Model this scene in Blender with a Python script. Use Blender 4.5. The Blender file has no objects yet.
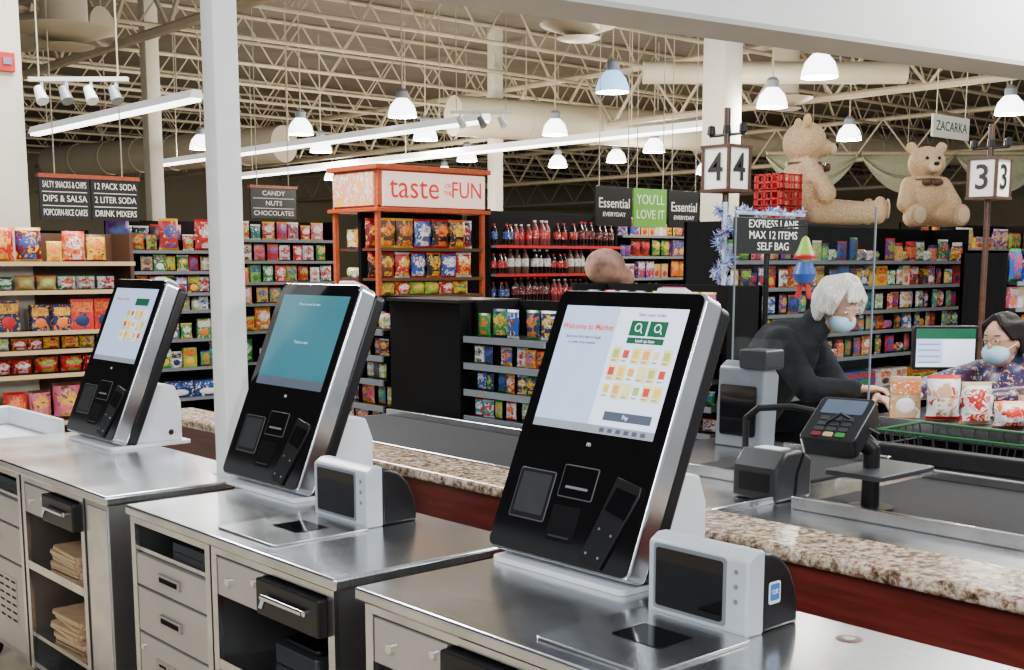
import bpy, math, random
from mathutils import Vector, Matrix
R=random.Random(7)
COL=bpy.context.scene.collection
pi=math.pi
def plan(f,s): # aisle frame (metres forward / sideways) -> store grid
    return (.659*f+.752*s, .752*f-.659*s)
# ---------------------------------------------------------------- materials
MATS={}
def mat(name,c,rough=.5,metal=0.,emit=0.,var=.06,ns=18.,bump=0.,stretch=None,coat=0.,spec=None):
    if name in MATS: return MATS[name]
    m=bpy.data.materials.new(name); m.use_nodes=True; nt=m.node_tree; N=nt.nodes; L=nt.links
    b=N['Principled BSDF']
    tc=N.new('ShaderNodeTexCoord'); mp=N.new('ShaderNodeMapping'); n=N.new('ShaderNodeTexNoise')
    n.inputs['Scale'].default_value=ns; n.inputs['Detail'].default_value=4
    if stretch: mp.inputs['Scale'].default_value=stretch
    L.new(tc.outputs['Object'],mp.inputs[0]); L.new(mp.outputs[0],n.inputs['Vector'])
    r=N.new('ShaderNodeValToRGB'); r.color_ramp.elements[0].position=.3; r.color_ramp.elements[1].position=.7
    r.color_ramp.elements[0].color=[max(0,x*(1-var)) for x in c]+[1]
    r.color_ramp.elements[1].color=[min(1,x*(1+var)) for x in c]+[1]
    L.new(n.outputs[0],r.inputs[0]); L.new(r.outputs[0],b.inputs['Base Color'])
    b.inputs['Roughness'].default_value=rough; b.inputs['Metallic'].default_value=metal
    if spec is not None: b.inputs['Specular IOR Level'].default_value=spec
    if coat: b.inputs['Coat Weight'].default_value=coat
    if emit:
        L.new(r.outputs[0],b.inputs['Emission Color']); b.inputs['Emission Strength'].default_value=emit
    if bump:
        bp=N.new('ShaderNodeBump'); bp.inputs['Strength'].default_value=bump; bp.inputs['Distance'].default_value=.01
        L.new(n.outputs[0],bp.inputs['Height']); L.new(bp.outputs[0],b.inputs['Normal'])
    m['c']=c; MATS[name]=m; return m
def printed(a,b_,c_,w=.52,sc=20):
    """packaging print: irregular colour patches, offset per object"""
    key='print_%s_%s_%s_%d'%(a.name,b_.name,c_.name,sc)
    if key in MATS: return MATS[key]
    m=bpy.data.materials.new(key); m.use_nodes=True; nt=m.node_tree; N=nt.nodes; L=nt.links; b=N['Principled BSDF']
    tc=N.new('ShaderNodeTexCoord'); oi=N.new('ShaderNodeObjectInfo'); ad=N.new('ShaderNodeVectorMath'); ad.operation='ADD'; ml=N.new('ShaderNodeMath'); ml.operation='MULTIPLY'; ml.inputs[1].default_value=37
    v=N.new('ShaderNodeTexNoise'); v.inputs['Scale'].default_value=sc; v.inputs['Detail'].default_value=1.5; v.inputs['Distortion'].default_value=1.2
    L.new(oi.outputs['Random'],ml.inputs[0]); L.new(tc.outputs['Object'],ad.inputs[0]); L.new(ml.outputs[0],ad.inputs[1]); L.new(ad.outputs[0],v.inputs['Vector'])
    r=N.new('ShaderNodeValToRGB'); r.color_ramp.interpolation='CONSTANT'; e=r.color_ramp.elements
    C=lambda q:list(q['c'])+[1]
    e[0].position=0; e[0].color=C(c_); e[1].position=.36; e[1].color=C(a)
    k=e.new(w+.04); k.color=C(b_); k=e.new(w+.10); k.color=C(a); k=e.new(w+.15); k.color=C(c_)
    L.new(v.outputs[0],r.inputs[0]); L.new(r.outputs[0],b.inputs['Base Color']); b.inputs['Roughness'].default_value=.35
    MATS[key]=m; return m
def glassmat(name,tint=(1,1,1),fac=.08):
    m=bpy.data.materials.new(name); m.use_nodes=True; nt=m.node_tree; N=nt.nodes; N.clear()
    o=N.new('ShaderNodeOutputMaterial'); t=N.new('ShaderNodeBsdfTransparent'); g=N.new('ShaderNodeBsdfGlossy'); x=N.new('ShaderNodeMixShader')
    t.inputs[0].default_value=tint+(1,); g.inputs['Roughness'].default_value=.03; x.inputs[0].default_value=fac
    nt.links.new(t.outputs[0],x.inputs[1]); nt.links.new(g.outputs[0],x.inputs[2]); nt.links.new(x.outputs[0],o.inputs[0]); return m
def granite():
    m=bpy.data.materials.new('granite'); m.use_nodes=True; nt=m.node_tree; N=nt.nodes; L=nt.links; b=N['Principled BSDF']
    tc=N.new('ShaderNodeTexCoord'); n=N.new('ShaderNodeTexNoise'); n.inputs['Scale'].default_value=45; n.inputs['Detail'].default_value=6; n.inputs['Roughness'].default_value=.75
    L.new(tc.outputs['Object'],n.inputs['Vector']); r=N.new('ShaderNodeValToRGB'); e=r.color_ramp.elements
    e[0].position=.36; e[0].color=(.03,.02,.015,1); e[1].position=.66; e[1].color=(.8,.74,.62,1)
    for p,c in((.45,(.20,.12,.07,1)),(.52,(.46,.34,.23,1)),(.58,(.66,.55,.42,1))):
        k=e.new(p); k.color=c
    L.new(n.outputs[0],r.inputs[0]); L.new(r.outputs[0],b.inputs['Base Color']); b.inputs['Roughness'].default_value=.2; return m
def wood(name,c1,c2,rough=.35):
    m=bpy.data.materials.new(name); m.use_nodes=True; nt=m.node_tree; N=nt.nodes; L=nt.links; b=N['Principled BSDF']
    tc=N.new('ShaderNodeTexCoord'); mp=N.new('ShaderNodeMapping'); mp.inputs['Scale'].default_value=(8,1.2,14)
    n=N.new('ShaderNodeTexNoise'); n.inputs['Scale'].default_value=4; n.inputs['Detail'].default_value=5
    L.new(tc.outputs['Object'],mp.inputs[0]); L.new(mp.outputs[0],n.inputs['Vector']); r=N.new('ShaderNodeValToRGB')
    r.color_ramp.elements[0].position=.35; r.color_ramp.elements[0].color=c1+(1,); r.color_ramp.elements[1].position=.65; r.color_ramp.elements[1].color=c2+(1,)
    L.new(n.outputs[0],r.inputs[0]); L.new(r.outputs[0],b.inputs['Base Color']); b.inputs['Roughness'].default_value=rough; m['c']=c2; return m
def tilemat():
    m=bpy.data.materials.new('floor_tile'); m.use_nodes=True; nt=m.node_tree; N=nt.nodes; L=nt.links; b=N['Principled BSDF']
    tc=N.new('ShaderNodeTexCoord'); k=N.new('ShaderNodeTexBrick'); k.offset=0; k.inputs['Scale'].default_value=1.0
    k.inputs['Brick Width'].default_value=.6; k.inputs['Row Height'].default_value=.6; k.inputs['Mortar Size'].default_value=.004
    k.inputs['Color1'].default_value=(.52,.43,.30,1); k.inputs['Color2'].default_value=(.46,.38,.27,1); k.inputs['Mortar'].default_value=(.25,.2,.15,1)
    L.new(tc.outputs['Object'],k.inputs['Vector']); L.new(k.outputs[0],b.inputs['Base Color']); b.inputs['Roughness'].default_value=.22; return m
def brushed():
    m=mat('brushed_steel',(.68,.69,.70),.2,1,var=.16,ns=5,stretch=(60,1.5,2)); nt=m.node_tree; N=nt.nodes; b=N['Principled BSDF']
    n=N.new('ShaderNodeTexNoise'); n.inputs['Scale'].default_value=3; n.inputs['Detail'].default_value=6
    mr=N.new('ShaderNodeMapRange'); mr.inputs[3].default_value=.10; mr.inputs[4].default_value=.34
    nt.links.new(N['Texture Coordinate'].outputs['Object'],n.inputs['Vector']); nt.links.new(n.outputs[0],mr.inputs[0]); nt.links.new(mr.outputs[0],b.inputs['Roughness']); return m
STEEL=brushed()
STEELD=mat('steel_dull',(.46,.46,.46),.34,1,var=.1,ns=5)
CHROME=mat('chrome',(.86,.87,.88),.14,1,var=.02)
SILVER=mat('silver_paint',(.66,.68,.71),.2,1,var=.03)
DRAW=mat('drawer_front',(.46,.44,.40),.36,.55,var=.08,ns=4)
WHITE=mat('white_enamel',(.74,.77,.80),.35,var=.03)
POSTW=mat('post_white',(.78,.78,.77),.5,var=.03)
CREAM=mat('column_cream',(.60,.57,.46),.6,var=.04)
BLACK=mat('black_gloss',(.003,.003,.004),.07,var=.2)
BLK=mat('black_plastic',(.006,.006,.007),.35,var=.2,spec=.35)
BLKM=mat('black_matte',(.003,.003,.0035),.75,var=.2,spec=.12)
DGREY=mat('dark_grey_plastic',(.024,.026,.030),.4,var=.1)
GREY=mat('grey_plastic',(.17,.19,.21),.4,var=.05)
LGREY=mat('light_grey_plastic',(.46,.50,.54),.35,var=.04)
RUB=mat('belt_rubber',(.007,.007,.008),.8,var=.3,ns=60,spec=.3)
BURG=wood('burgundy_wood',(.10,.014,.010),(.17,.026,.018))
REDW=wood('red_wood',(.34,.05,.015),(.46,.085,.025))
DARKW=wood('dark_wood',(.05,.02,.01),(.09,.04,.02))
GRAN=granite()
PAPER=mat('kraft_paper',(.42,.27,.15),.8,var=.12,bump=.2)
GLASS=glassmat('plexiglass',(.96,.985,.99),.015)
DUCT=mat('duct_paint',(.42,.37,.26),.5,var=.06,ns=3)
JOIST=mat('joist_paint',(.42,.36,.24),.6,var=.1,ns=4)
DECK=mat('deck_paint',(.095,.078,.050),.8,var=.3,ns=2,stretch=(1,12,1))
WALLM=mat('wall_tan',(.32,.28,.18),.8,var=.06,ns=1)
CEILW=mat('soffit_shaded_underside',(.40,.40,.39),.7,var=.03,ns=2)  # underside of the soffit beam, its shade put into a darker colour
CEILG=mat('soffit_lit_side',(.70,.72,.72),.6,var=.02,ns=2)  # same beam's side face, brighter colour stands in for light falling on it
def flat(name,c,rough=.4,emit=0): return mat(name,c,rough,var=.03,emit=emit)
RED=flat('red',(.52,.012,.012)); YEL=flat('yellow',(.80,.46,.03)); ORG=flat('orange',(.78,.17,.015)); GRN=flat('green',(.02,.22,.04))
LIME=flat('lime',(.28,.46,.05)); BLU=flat('blue',(.015,.08,.36)); NAVY=flat('navy',(.008,.02,.09)); PUR=flat('purple',(.14,.025,.22)); PNK=flat('pink',(.65,.12,.22))
TEAL=flat('teal',(.015,.23,.25)); WHT=flat('white',(.78,.78,.76)); BRN=flat('brown',(.09,.04,.018)); COLA=flat('cola',(.015,.005,.003),.12); MAR=flat('maroon',(.15,.008,.015)); TAN=flat('tan',(.50,.35,.18))
PAL=[RED,YEL,ORG,GRN,LIME,BLU,NAVY,PUR,PNK,TEAL,WHT,WHT,BRN,BRN,MAR,TAN,TAN]
# ---------------------------------------------------------------- mesh builder
class MB:
    def __init__(s,org=(0,0,0)):
        s.v=[];s.f=[];s.m=[];s.mats=[];s.T=Matrix.Translation(-Vector(org))
    def add(s,vs,fs,m):
        if m not in s.mats: s.mats.append(m)
        k=s.mats.index(m); o=len(s.v); s.v+=[s.T@Vector(p) for p in vs]; s.f+=[tuple(i+o for i in f) for f in fs]; s.m+=[k]*len(fs); return s
    def box(s,x0,x1,y0,y1,z0,z1,m):
        return s.add([(x0,y0,z0),(x1,y0,z0),(x1,y1,z0),(x0,y1,z0),(x0,y0,z1),(x1,y0,z1),(x1,y1,z1),(x0,y1,z1)],
          [(0,3,2,1),(4,5,6,7),(0,1,5,4),(1,2,6,5),(2,3,7,6),(3,0,4,7)],m)
    def cyl(s,p0,p1,r0,m,r1=None,n=12,cap=True):
        p0=Vector(p0);p1=Vector(p1); r1=r0 if r1 is None else r1; d=(p1-p0).normalized()
        a=d.orthogonal().normalized(); b=d.cross(a); vs=[];fs=[]
        for p,r in((p0,r0),(p1,r1)):
            for i in range(n): t=2*pi*i/n; vs.append(p+(a*math.cos(t)+b*math.sin(t))*r)
        for i in range(n): j=(i+1)%n; fs.append((i,j,n+j,n+i))
        if cap: fs.append(tuple(range(n-1,-1,-1))); fs.append(tuple(range(n,2*n)))
        return s.add(vs,fs,m)
    def lathe(s,prof,m,n=16,c=(0,0,0)):
        vs=[]
        for r,z in prof:
            for i in range(n): t=2*pi*i/n; vs.append((c[0]+r*math.cos(t),c[1]+r*math.sin(t),c[2]+z))
        fs=[]
        for k in range(len(prof)-1):
            for i in range(n): j=(i+1)%n; fs.append((k*n+i,k*n+j,(k+1)*n+j,(k+1)*n+i))
        return s.add(vs,fs,m)
    def prism(s,poly,h0,h1,m,axis='z'):
        n=len(poly)
        def P(p,h): return {'z':(p[0],p[1],h),'y':(p[0],h,p[1]),'x':(h,p[0],p[1])}[axis]
        vs=[P(p,h0) for p in poly]+[P(p,h1) for p in poly]
        fs=[tuple(range(n-1,-1,-1)),tuple(range(n,2*n))]+[(i,(i+1)%n,n+(i+1)%n,n+i) for i in range(n)]
        return s.add(vs,fs,m)
    def ell(s,c,r,m,rot=None,n=12):
        if not hasattr(r,'__len__'): r=(r,r,r)
        vs=[];fs=[];k=n//2; Q=rot or Matrix.Identity(3); c=Vector(c)
        for a in range(k+1):
            th=pi*a/k
            for i in range(n):
                t=2*pi*i/n; vs.append(c+Q@Vector((r[0]*math.sin(th)*math.cos(t),r[1]*math.sin(th)*math.sin(t),r[2]*math.cos(th))))
        for a in range(k):
            for i in range(n): j=(i+1)%n; fs.append((a*n+i,(a+1)*n+i,(a+1)*n+j,a*n+j))
        return s.add(vs,fs,m)
    def cap(s,p0,p1,r0,r1,m,n=12):
        s.ell(p0,r0,m,n=n); s.ell(p1,r1,m,n=n); return s.cyl(p0,p1,r0,m,r1,n=n)
    def mesh(s,name):
        me=bpy.data.meshes.new(name); me.from_pydata([tuple(v) for v in s.v],[],s.f)
        for m in s.mats: me.materials.append(m)
        me.polygons.foreach_set('material_index',s.m); me.polygons.foreach_set('use_smooth',[True]*len(s.f)); me.update()
        me.validate()
        try: me.set_sharp_from_angle(angle=math.radians(38))
        except Exception: pass
        return me
    def done(s,name,parent=None,loc=None,rot=None,bevel=0,remesh=0,M=None,**kw):
        o=bpy.data.objects.new(name,s.mesh(name)); COL.objects.link(o)
        if parent: o.parent=parent
        if M is not None: o.matrix_local=M
        if loc is not None: o.location=loc
        if rot is not None: o.rotation_euler=rot
        if bevel:
            b=o.modifiers.new('bevel','BEVEL'); b.width=bevel; b.segments=3; b.limit_method='ANGLE'; b.angle_limit=math.radians(50)
        if remesh:
            r=o.modifiers.new('remesh','REMESH'); r.mode='VOXEL'; r.voxel_size=remesh; r.use_smooth_shade=True
            q=o.modifiers.new('smooth','SMOOTH'); q.factor=.6; q.iterations=4
        for k,v in kw.items(): o[k]=v
        return o
def rr(x0,x1,y0,y1,r,n=5):
    o=[]
    for cx,cy,a in((x1-r,y1-r,0),(x0+r,y1-r,90),(x0+r,y0+r,180),(x1-r,y0+r,270)):
        for i in range(n+1):
            t=math.radians(a+90*i/n); o.append((cx+r*math.cos(t),cy+r*math.sin(t)))
    return o
def top(name,label,cat,loc=(0,0,0),rz=0,**kw):
    e=bpy.data.objects.new(name,None); e.empty_display_size=.1; COL.objects.link(e); e.location=loc; e.rotation_euler=(0,0,rz)
    e['label']=label; e['category']=cat
    for k,v in kw.items(): e[k]=v
    return e
def text(t,size,m,parent,M,name='lettering',ext=.0008,align='CENTER',bold=0,sx=1,fit=None,**kw):
    c=bpy.data.curves.new('t','FONT'); c.body=t; c.size=size; c.extrude=ext; c.align_x=align; c.align_y='CENTER'; c.offset=bold; c.resolution_u=3
    to=bpy.data.objects.new('t',c); COL.objects.link(to); bpy.context.view_layer.update()
    dg=bpy.context.evaluated_depsgraph_get(); me=bpy.data.meshes.new_from_object(to.evaluated_get(dg)); 
    if fit:
        w=to.dimensions.x; sx=min(1.15,fit/max(w,.001))
    bpy.data.objects.remove(to)
    me.materials.clear(); me.materials.append(m)
    if sx!=1: me.transform(Matrix.Diagonal((sx,1,1,1)))
    o=bpy.data.objects.new(name,me); COL.objects.link(o); o.parent=parent; o.matrix_local=M
    for k,v in kw.items(): o[k]=v
    return o
FY=Matrix.Rotation(pi/2,4,'X')                       # faces -Y
FX=Matrix.Rotation(-pi/2,4,'Z')@Matrix.Rotation(pi/2,4,'X') # faces -X
def TR(x,y,z): return Matrix.Translation((x,y,z))
# ---------------------------------------------------------------- structure
def struct(mb,name,**k): o=mb.done(name,**k); o['kind']='structure'; return o
struct(MB().box(-8,60,-4,50,-.1,0,tilemat()),'floor')
struct(MB().box(-8,60,6.5,50,5.7,5.8,DECK),'ceiling')
struct(MB().box(-8,60,45,45.2,0,5.7,WALLM),'wall_back')
struct(MB().box(50,50.2,-4,45,0,5.7,WALLM),'wall_side')
a=Vector((3.0,5.45)); b=Vector((13.5,3.86)); d=(b-a).normalized(); nn=Vector((d.y,-d.x))
def quadprism(mb,a,b,w,z0,z1,m):
    p=[a,b,b+nn*w,a+nn*w]; mb.prism([(q.x,q.y) for q in p],z0,z1,m)
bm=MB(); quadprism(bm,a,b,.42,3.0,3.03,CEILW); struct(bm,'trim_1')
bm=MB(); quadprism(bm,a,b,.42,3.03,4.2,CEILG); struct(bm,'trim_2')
def truss(p0,p1,h,step,name,lab,r=.035):
    p0=Vector(p0);p1=Vector(p1);L=(p1-p0).length;d=(p1-p0)/L; mb=MB(p0)
    n=max(2,int(L/step)); mb.cyl(p0,p1,r,JOIST,n=6); q=Vector((0,0,-h)); mb.cyl(p0+q,p1+q,r,JOIST,n=6)
    for i in range(n):
        A=p0+d*(L*i/n);B=p0+d*(L*(i+1)/n);C=p0+d*(L*(i+.5)/n)+q
        mb.cyl(A,C,r*.5,JOIST,n=4,cap=False); mb.cyl(C,B,r*.5,JOIST,n=4,cap=False)
    mb.done(name,loc=p0,label=lab,category='roof truss',kind='structure',group='open web roof trusses')
for i in range(15):
    y=8+i*2.1; truss((-2,y,5.66),(46,y,5.66),.75,1.1,'roof_truss','tan painted open-web steel joist under the roof deck',r=.032)
for x in (6,16,26,36): truss((x,7,5.0),(x,44,5.0),.9,1.5,'roof_girder','tan painted heavy open-web roof girder',r=.055)
def duct(f0,s0,f1,s1,z,r,lab='beige painted round air duct below the roof'):
    a=plan(f0,s0)+(z,); b=plan(f1,s1)+(z,); e=MB(a); e.cyl(a,b,r,DUCT,n=20)
    A=Vector(a);B=Vector(b); k=int((B-A).length/1.2)
    for i in range(1,k):
        p=A.lerp(B,i/k); q=(B-A).normalized()*.03; e.cyl(p-q,p+q,r*1.04,DUCT,n=20)
    for t in(.25,.75):
        p=A.lerp(B,t); e.cyl(p,(p.x,p.y,5.7),.012,JOIST,n=5)
    e.done('air_duct',loc=a,label=lab,category='duct')
duct(17,1.8,17,5.4,4.2,.15); duct(21,-1,24,4.0,4.1,.34); duct(15,-7.5,14,-4.6,4.25,.22); duct(33,5,38,16,4.9,.4); duct(32,-12,27,-5,4.2,.4)
for f,s,z in((14,.75,4.15),(11,-3.95,3.55),(19,4.2,4.0)):
    p=plan(f,s); c=(p[0],p[1],z); mb=MB(c)
    mb.lathe([(0,0),(.12,0),(.42,.10),(.44,.12),(.2,.16),(.2,5.7-z),(0,5.7-z)],DUCT,20,c)
    mb.lathe([(.0,-.06),(.2,-.05),(.25,-.03),(.2,-.02),(0,-.02)],DUCT,20,c); mb.cyl(c,(p[0],p[1],z-.06),.03,DUCT)
    mb.done('ceiling_diffuser',loc=c,label='round tiered metal air diffuser hanging from duct',category='air vent')
def column(x,y,w,d,h,lab,name='column',m=CREAM):
    mb=MB((x,y,0)); mb.prism(rr(x-w/2,x+w/2,y-d/2,y+d/2,.012,2),0,h,m); mb.prism(rr(x-w/2-.03,x+w/2+.03,y-d/2-.03,y+d/2+.03,.01,2),0,.12,m)
    return mb.done(name,loc=(x,y,0),label=lab,category='column',kind='structure')
mb=MB((1.985,3.735,0)); mb.prism(rr(1.985-.045,1.985+.045,3.735-.045,3.735+.045,.008,3),0,5.0,POSTW)
mb.done('support_post',loc=(1.985,3.735,0),label='slim white painted steel post beside the kiosk counter',category='post',kind='structure')
p=plan(9.2,-4.06); column(p[0],p[1],.62,.62,5.7,'thick cream support column with fire alarm')
fa=top('fire_alarm','small red fire alarm strobe mounted on the column','fire alarm',(p[0]+.19,p[1]-.345,3.08))
MB().box(-.06,.06,0,.035,-.07,.07,RED).done('housing',fa,bevel=.006); MB().box(-.03,.03,-.012,0,-.02,.03,GREY).done('strobe_lens',fa)
p=plan(16,2.72); column(p[0],p[1],.36,.36,5.7,'square cream support column rising to the roof')
p=plan(19,-5.55); column(p[0],p[1],.22,.22,5.7,'narrow cream support column')
p=plan(22,-.3); column(p[0],p[1],.2,.2,5.7,'narrow cream support column')
# ---------------------------------------------------------------- lamps
GLOW=mat('lamp_glow',(1,.97,.9),.4,emit=16,var=.01); BELL=mat('lamp_bell',(.95,.96,.95),.3,emit=7,var=.02); BELLB=mat('lamp_bell_blue',(.26,.56,.95),.3,emit=2.1,var=.02)
def bell(f,s,blue=False,z=3.62,sc=1):
    x,y=plan(f,s); e=top('pendant_lamp','bell-shaped glass pendant lamp, '+('bluish' if blue else 'bright white')+', hanging from the roof','ceiling lamp',(x,y,z),group='bell pendant lamps')
    r=.2*sc
    MB().lathe([(r*1.0,0),(r*.97,.06*sc),(r*.8,.16*sc),(r*.45,.24*sc),(r*.38,.25*sc)],BELLB if blue else BELL,18).done('lamp_shade',e)
    MB().lathe([(0,.01),(r*.93,.012),(r*.93,.02),(0,.02)],GLOW,18).done('bulb',e)
    MB().lathe([(r*.4,.24*sc),(r*.42,.34*sc),(r*.25,.38*sc),(0,.38*sc)],GREY,14).done('ballast_housing',e)
    MB().cyl((0,0,.37*sc),(0,0,5.7-z),.012,JOIST,n=6).done('rod',e)
    l=bpy.data.lights.new('lamp_light','POINT'); l.energy=260; l.shadow_soft_size=.15; l.color=(1,.94,.82); lo=bpy.data.objects.new('lamp_light',l); COL.objects.link(lo); lo.parent=e; lo.location=(0,0,-.12)
for f,s,b_ in((14.66,1.19,True),(13.5,3.35,False),(16.06,3.38,False),(16.8,6.78,False),(20.3,5.56,False),(17.1,-1.52,False),(19.4,-3.33,False),(21.9,-5.54,False),(19.5,.68,False),(22.5,2.6,False),(24.7,2.1,False),(26,.97,False),(20.3,-1.43,False),(22.5,-3.5,False),(24.5,-.9,False),(29,-1.6,False),(28,4.4,False),(30,-4.4,False)):
    bell(f,s,b_)
TG=mat('tube_glow',(1,.98,.95),.4,emit=7,var=.01); TH=mat('fixture_diffuser',(.85,.86,.85),.4,emit=.7,var=.02)
for x,y0,y1 in((6.3,12.4,17.3),(10.0,11.9,21.5),(12.7,10.6,24)):
    e=top('linear_light','long white suspended fluorescent light fixture above the registers','ceiling light',(x,(y0+y1)/2,3.4),group='linear fluorescent fixtures'); h=(y1-y0)/2
    MB().prism([(-.09,.0),(.09,.0),(.05,.09),(-.05,.09)],-h,h,TH,'y').done('housing',e)
    MB().box(-.06,.06,-h+.02,h-.02,-.03,-.001,TG).done('light_tube',e)
    for k in (-.8,0,.8): MB().cyl((0,h*k,.09),(0,h*k,2.3),.008,JOIST,n=5).done('suspension_wire',e)
def track(f,s,z,w,rz,n):
    x,y=plan(f,s); e=top('track_light','white ceiling track with small spotlights','track light',(x,y,z),rz=rz)
    MB().box(-w/2,w/2,-.02,.02,0,.03,WHITE).done('rail',e)
    for k in(-.4,.4): MB().cyl((w*k,0,.03),(w*k,0,5.7-z),.006,JOIST,n=5).done('rod',e)
    for i in range(n):
        q=-w/2+w*(i+.5)/n; MB().cyl((q,0,0),(q,0,-.06),.012,WHITE,n=8).cyl((q-.02,-.02,-.05),(q+.03,-.07,-.15),.032,GREY if i%2 else WHITE,.045,n=12).done('spotlight_head',e)
track(9,-3.15,2.93,.72,-.72,4); track(14,-.35,3.3,.7,-.7,3)
# ---------------------------------------------------------------- products
def bag_mesh(w,h,d,m1,m2,m3,name):
    mb=MB(); nx,nz=8,12
    for sgn in(-1,1):
        vs=[];
        for j in range(nz+1):
            v=j/nz
            for i in range(nx+1):
                u=i/nx; t=d/2*(max(0,1-abs(2*u-1)**3))**.6*(max(0,math.sin(pi*v)))**.5
                wob=.02*w*math.sin(9*v+3*u+sgn); vs.append(((u-.5)*w*(1-.08*math.sin(pi*v))+wob,sgn*t*(1+.06*math.sin(17*v+11*u)),v*h))
        def reg(i,j):
            u=(i+.5)/nx-.5; v=(j+.5)/nz-.5
            if j in(0,nz-1): return 3
            if (u/.36)**2+((v-.1)/.2)**2<1: return 2
            if v<-.25 and abs(u)<.3: return 4
            return 1
        for mm,k in((m1,1),(m2,2),(m3,3),(m2,4)):
            fs=[]
            for j in range(nz):
                for i in range(nx):
                    if reg(i,j)==k:
                        a=j*(nx+1)+i; q=(a,a+1,a+nx+2,a+nx+1); fs.append(q if sgn<0 else q[::-1])
            mb.add(vs,fs,mm)
    return mb.mesh(name)
def box_mesh(w,h,d,m1,m2,m3,name):
    mb=MB(); mb.box(-w/2,w/2,-d/2,d/2,0,h,m1); mb.box(-w*.45,w*.45,-d/2-.002,-d/2,h*.58,h*.9,m2); mb.ell((0,-d/2,h*.3),(w*.32,.004,h*.2),m3,n=10); return mb.mesh(name)
def bottle_mesh(r,h,m1,m2,m3,name):
    mb=MB(); mb.lathe([(0,0),(r*.9,0),(r,h*.06),(r,h*.3)],m1,10); mb.lathe([(r*1.02,h*.3),(r*1.02,h*.62)],m2,10)
    mb.lathe([(r,h*.62),(r*.85,h*.72),(r*.38,h*.88),(r*.33,h*.93)],m1,10); mb.lathe([(r*.4,h*.93),(r*.4,h),(0,h)],m3,10); return mb.mesh(name)
def jar_mesh(r,h,m1,m2,m3,name):
    mb=MB(); mb.lathe([(0,0),(r,0),(r,h*.2)],m1,10); mb.lathe([(r*1.01,h*.2),(r*1.01,h*.7)],m2,10); mb.lathe([(r,h*.7),(r*.8,h*.82)],m1,10); mb.lathe([(r*.85,h*.82),(r*.85,h),(0,h)],m3,10); return mb.mesh(name)
def mname(m): return m.name.replace('_',' ')
KINDS={'chip_bag':(.21,.28,.10,'crinkled chip bag'),'candy_bag':(.13,.17,.04,'glossy candy bag'),'snack_box':(.15,.21,.06,'cardboard snack box'),
 'soda_bottle':(.10,.30,.10,'plastic soda bottle'),'sauce_jar':(.09,.15,.09,'lidded jar'),'snack_pack':(.11,.085,.08,'wrapped snack pack'),'carton':(.28,.16,.2,'multipack carton')}
CACHE={}
def item(kind,c,sc=1.0):
    key=(kind,tuple(m.name for m in c),round(sc,2))
    if key in CACHE: return CACHE[key]
    w,h,d,l=KINDS[kind]; w*=sc;h*=sc;d*=sc
    lab=mname(c[0])+' '+l+' with '+mname(c[1])+' label'
    big=kind in('chip_bag','carton')
    if kind=='soda_bottle': q=(c[0],printed(c[1],c[0],WHT,sc=30),c[2])
    else: q=(printed(c[0],c[1],c[2],.56,14 if big else 24),printed(c[1],c[0],c[2],.5,22 if big else 36),c[2])
    if kind in('chip_bag','candy_bag','snack_pack'): me=bag_mesh(w,h,d,*q,kind)
    elif kind=='soda_bottle': me=bottle_mesh(w/2,h,*q,kind)
    elif kind=='sauce_jar': me=jar_mesh(w/2,h,*q,kind)
    else: me=box_mesh(w,h,d,*q,kind)
    CACHE[key]=(me,w,h,d,lab); return CACHE[key]
def put(kind,c,loc,rz,group,sc=1.0,jit=.12,tilt=0):
    me,w,h,d,l=item(kind,c,sc); o=bpy.data.objects.new(kind,me); COL.objects.link(o); o.location=loc; o.rotation_euler=(0,tilt,rz+R.uniform(-jit,jit))
    o['label']=l+' on shelf'; o['category']=kind.replace('_',' '); o['group']=group; return o
def combo(pal):
    if isinstance(pal[0],tuple): return R.choice(pal)
    a=R.choice(pal); b=R.choice([x for x in (WHT,YEL,RED,WHT,ORG,BLU,LIME,BRN) if x is not a]); c=R.choice([x for x in (WHT,YEL,RED,NAVY,GRN,BRN,ORG) if x is not b]); return (a,b,c)
def shelf(loc,rz,w,d,H,levels,label,group,backm=BLKM,shm=None,strip=None):
    e=top('shelf_unit',label,'store shelf',loc,rz); shm=shm or BLK
    mb=MB(); mb.box(-w/2,w/2,d-.03,d,0,H,backm); mb.box(-w/2,w/2,.02,d,0,.12,backm); mb.done('back_panel',e)
    for q in(-w/2,w/2-.03): MB().box(q,q+.03,.08,d,.0,H,backm).done('side_panel',e)
    c,s=math.cos(rz),math.sin(rz); zs=sorted([l[0] for l in levels])+[H+.5]
    for z,kind,pal,sc,run in levels:
        MB().box(-w/2+.03,w/2-.03,0,d-.03,z-.025,z,shm).done('shelf_board',e)
        MB().box(-w/2+.03,w/2-.03,-.012,-.001,z-.028,z+.003,strip or WHT).done('price_strip',e)
        if not kind: continue
        gap=zs[zs.index(z)+1]-z-.04
        kinds=kind if isinstance(kind,tuple) else (kind,)
        def pick():
            kd=R.choice(kinds); q=sc*R.choice((1,1,.92,.84)); h0=KINDS[kd][1]*q
            if h0>gap: q=gap/h0*q
            return kd,math.floor(q*50)/50
        x=-w/2+.05; k=0; cc=combo(pal); kd,q=pick()
        while True:
            me,iw,ih,idp,_=item(kd,cc,q)
            if x+iw>w/2-.04: break
            lx=x+iw/2; ly=idp/2+.03+R.uniform(0,.05)
            put(kd,cc,(loc[0]+c*lx-s*ly,loc[1]+s*lx+c*ly,loc[2]+z+.0005),rz,group,q,.2)
            x+=iw*1.05+.004+(R.uniform(.02,.07) if R.random()<.12 else 0); k+=1
            if k>=run: k=0; cc=combo(pal); kd,q=pick()
    return e
AMB=flat('amber',(.65,.27,.04))
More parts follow.
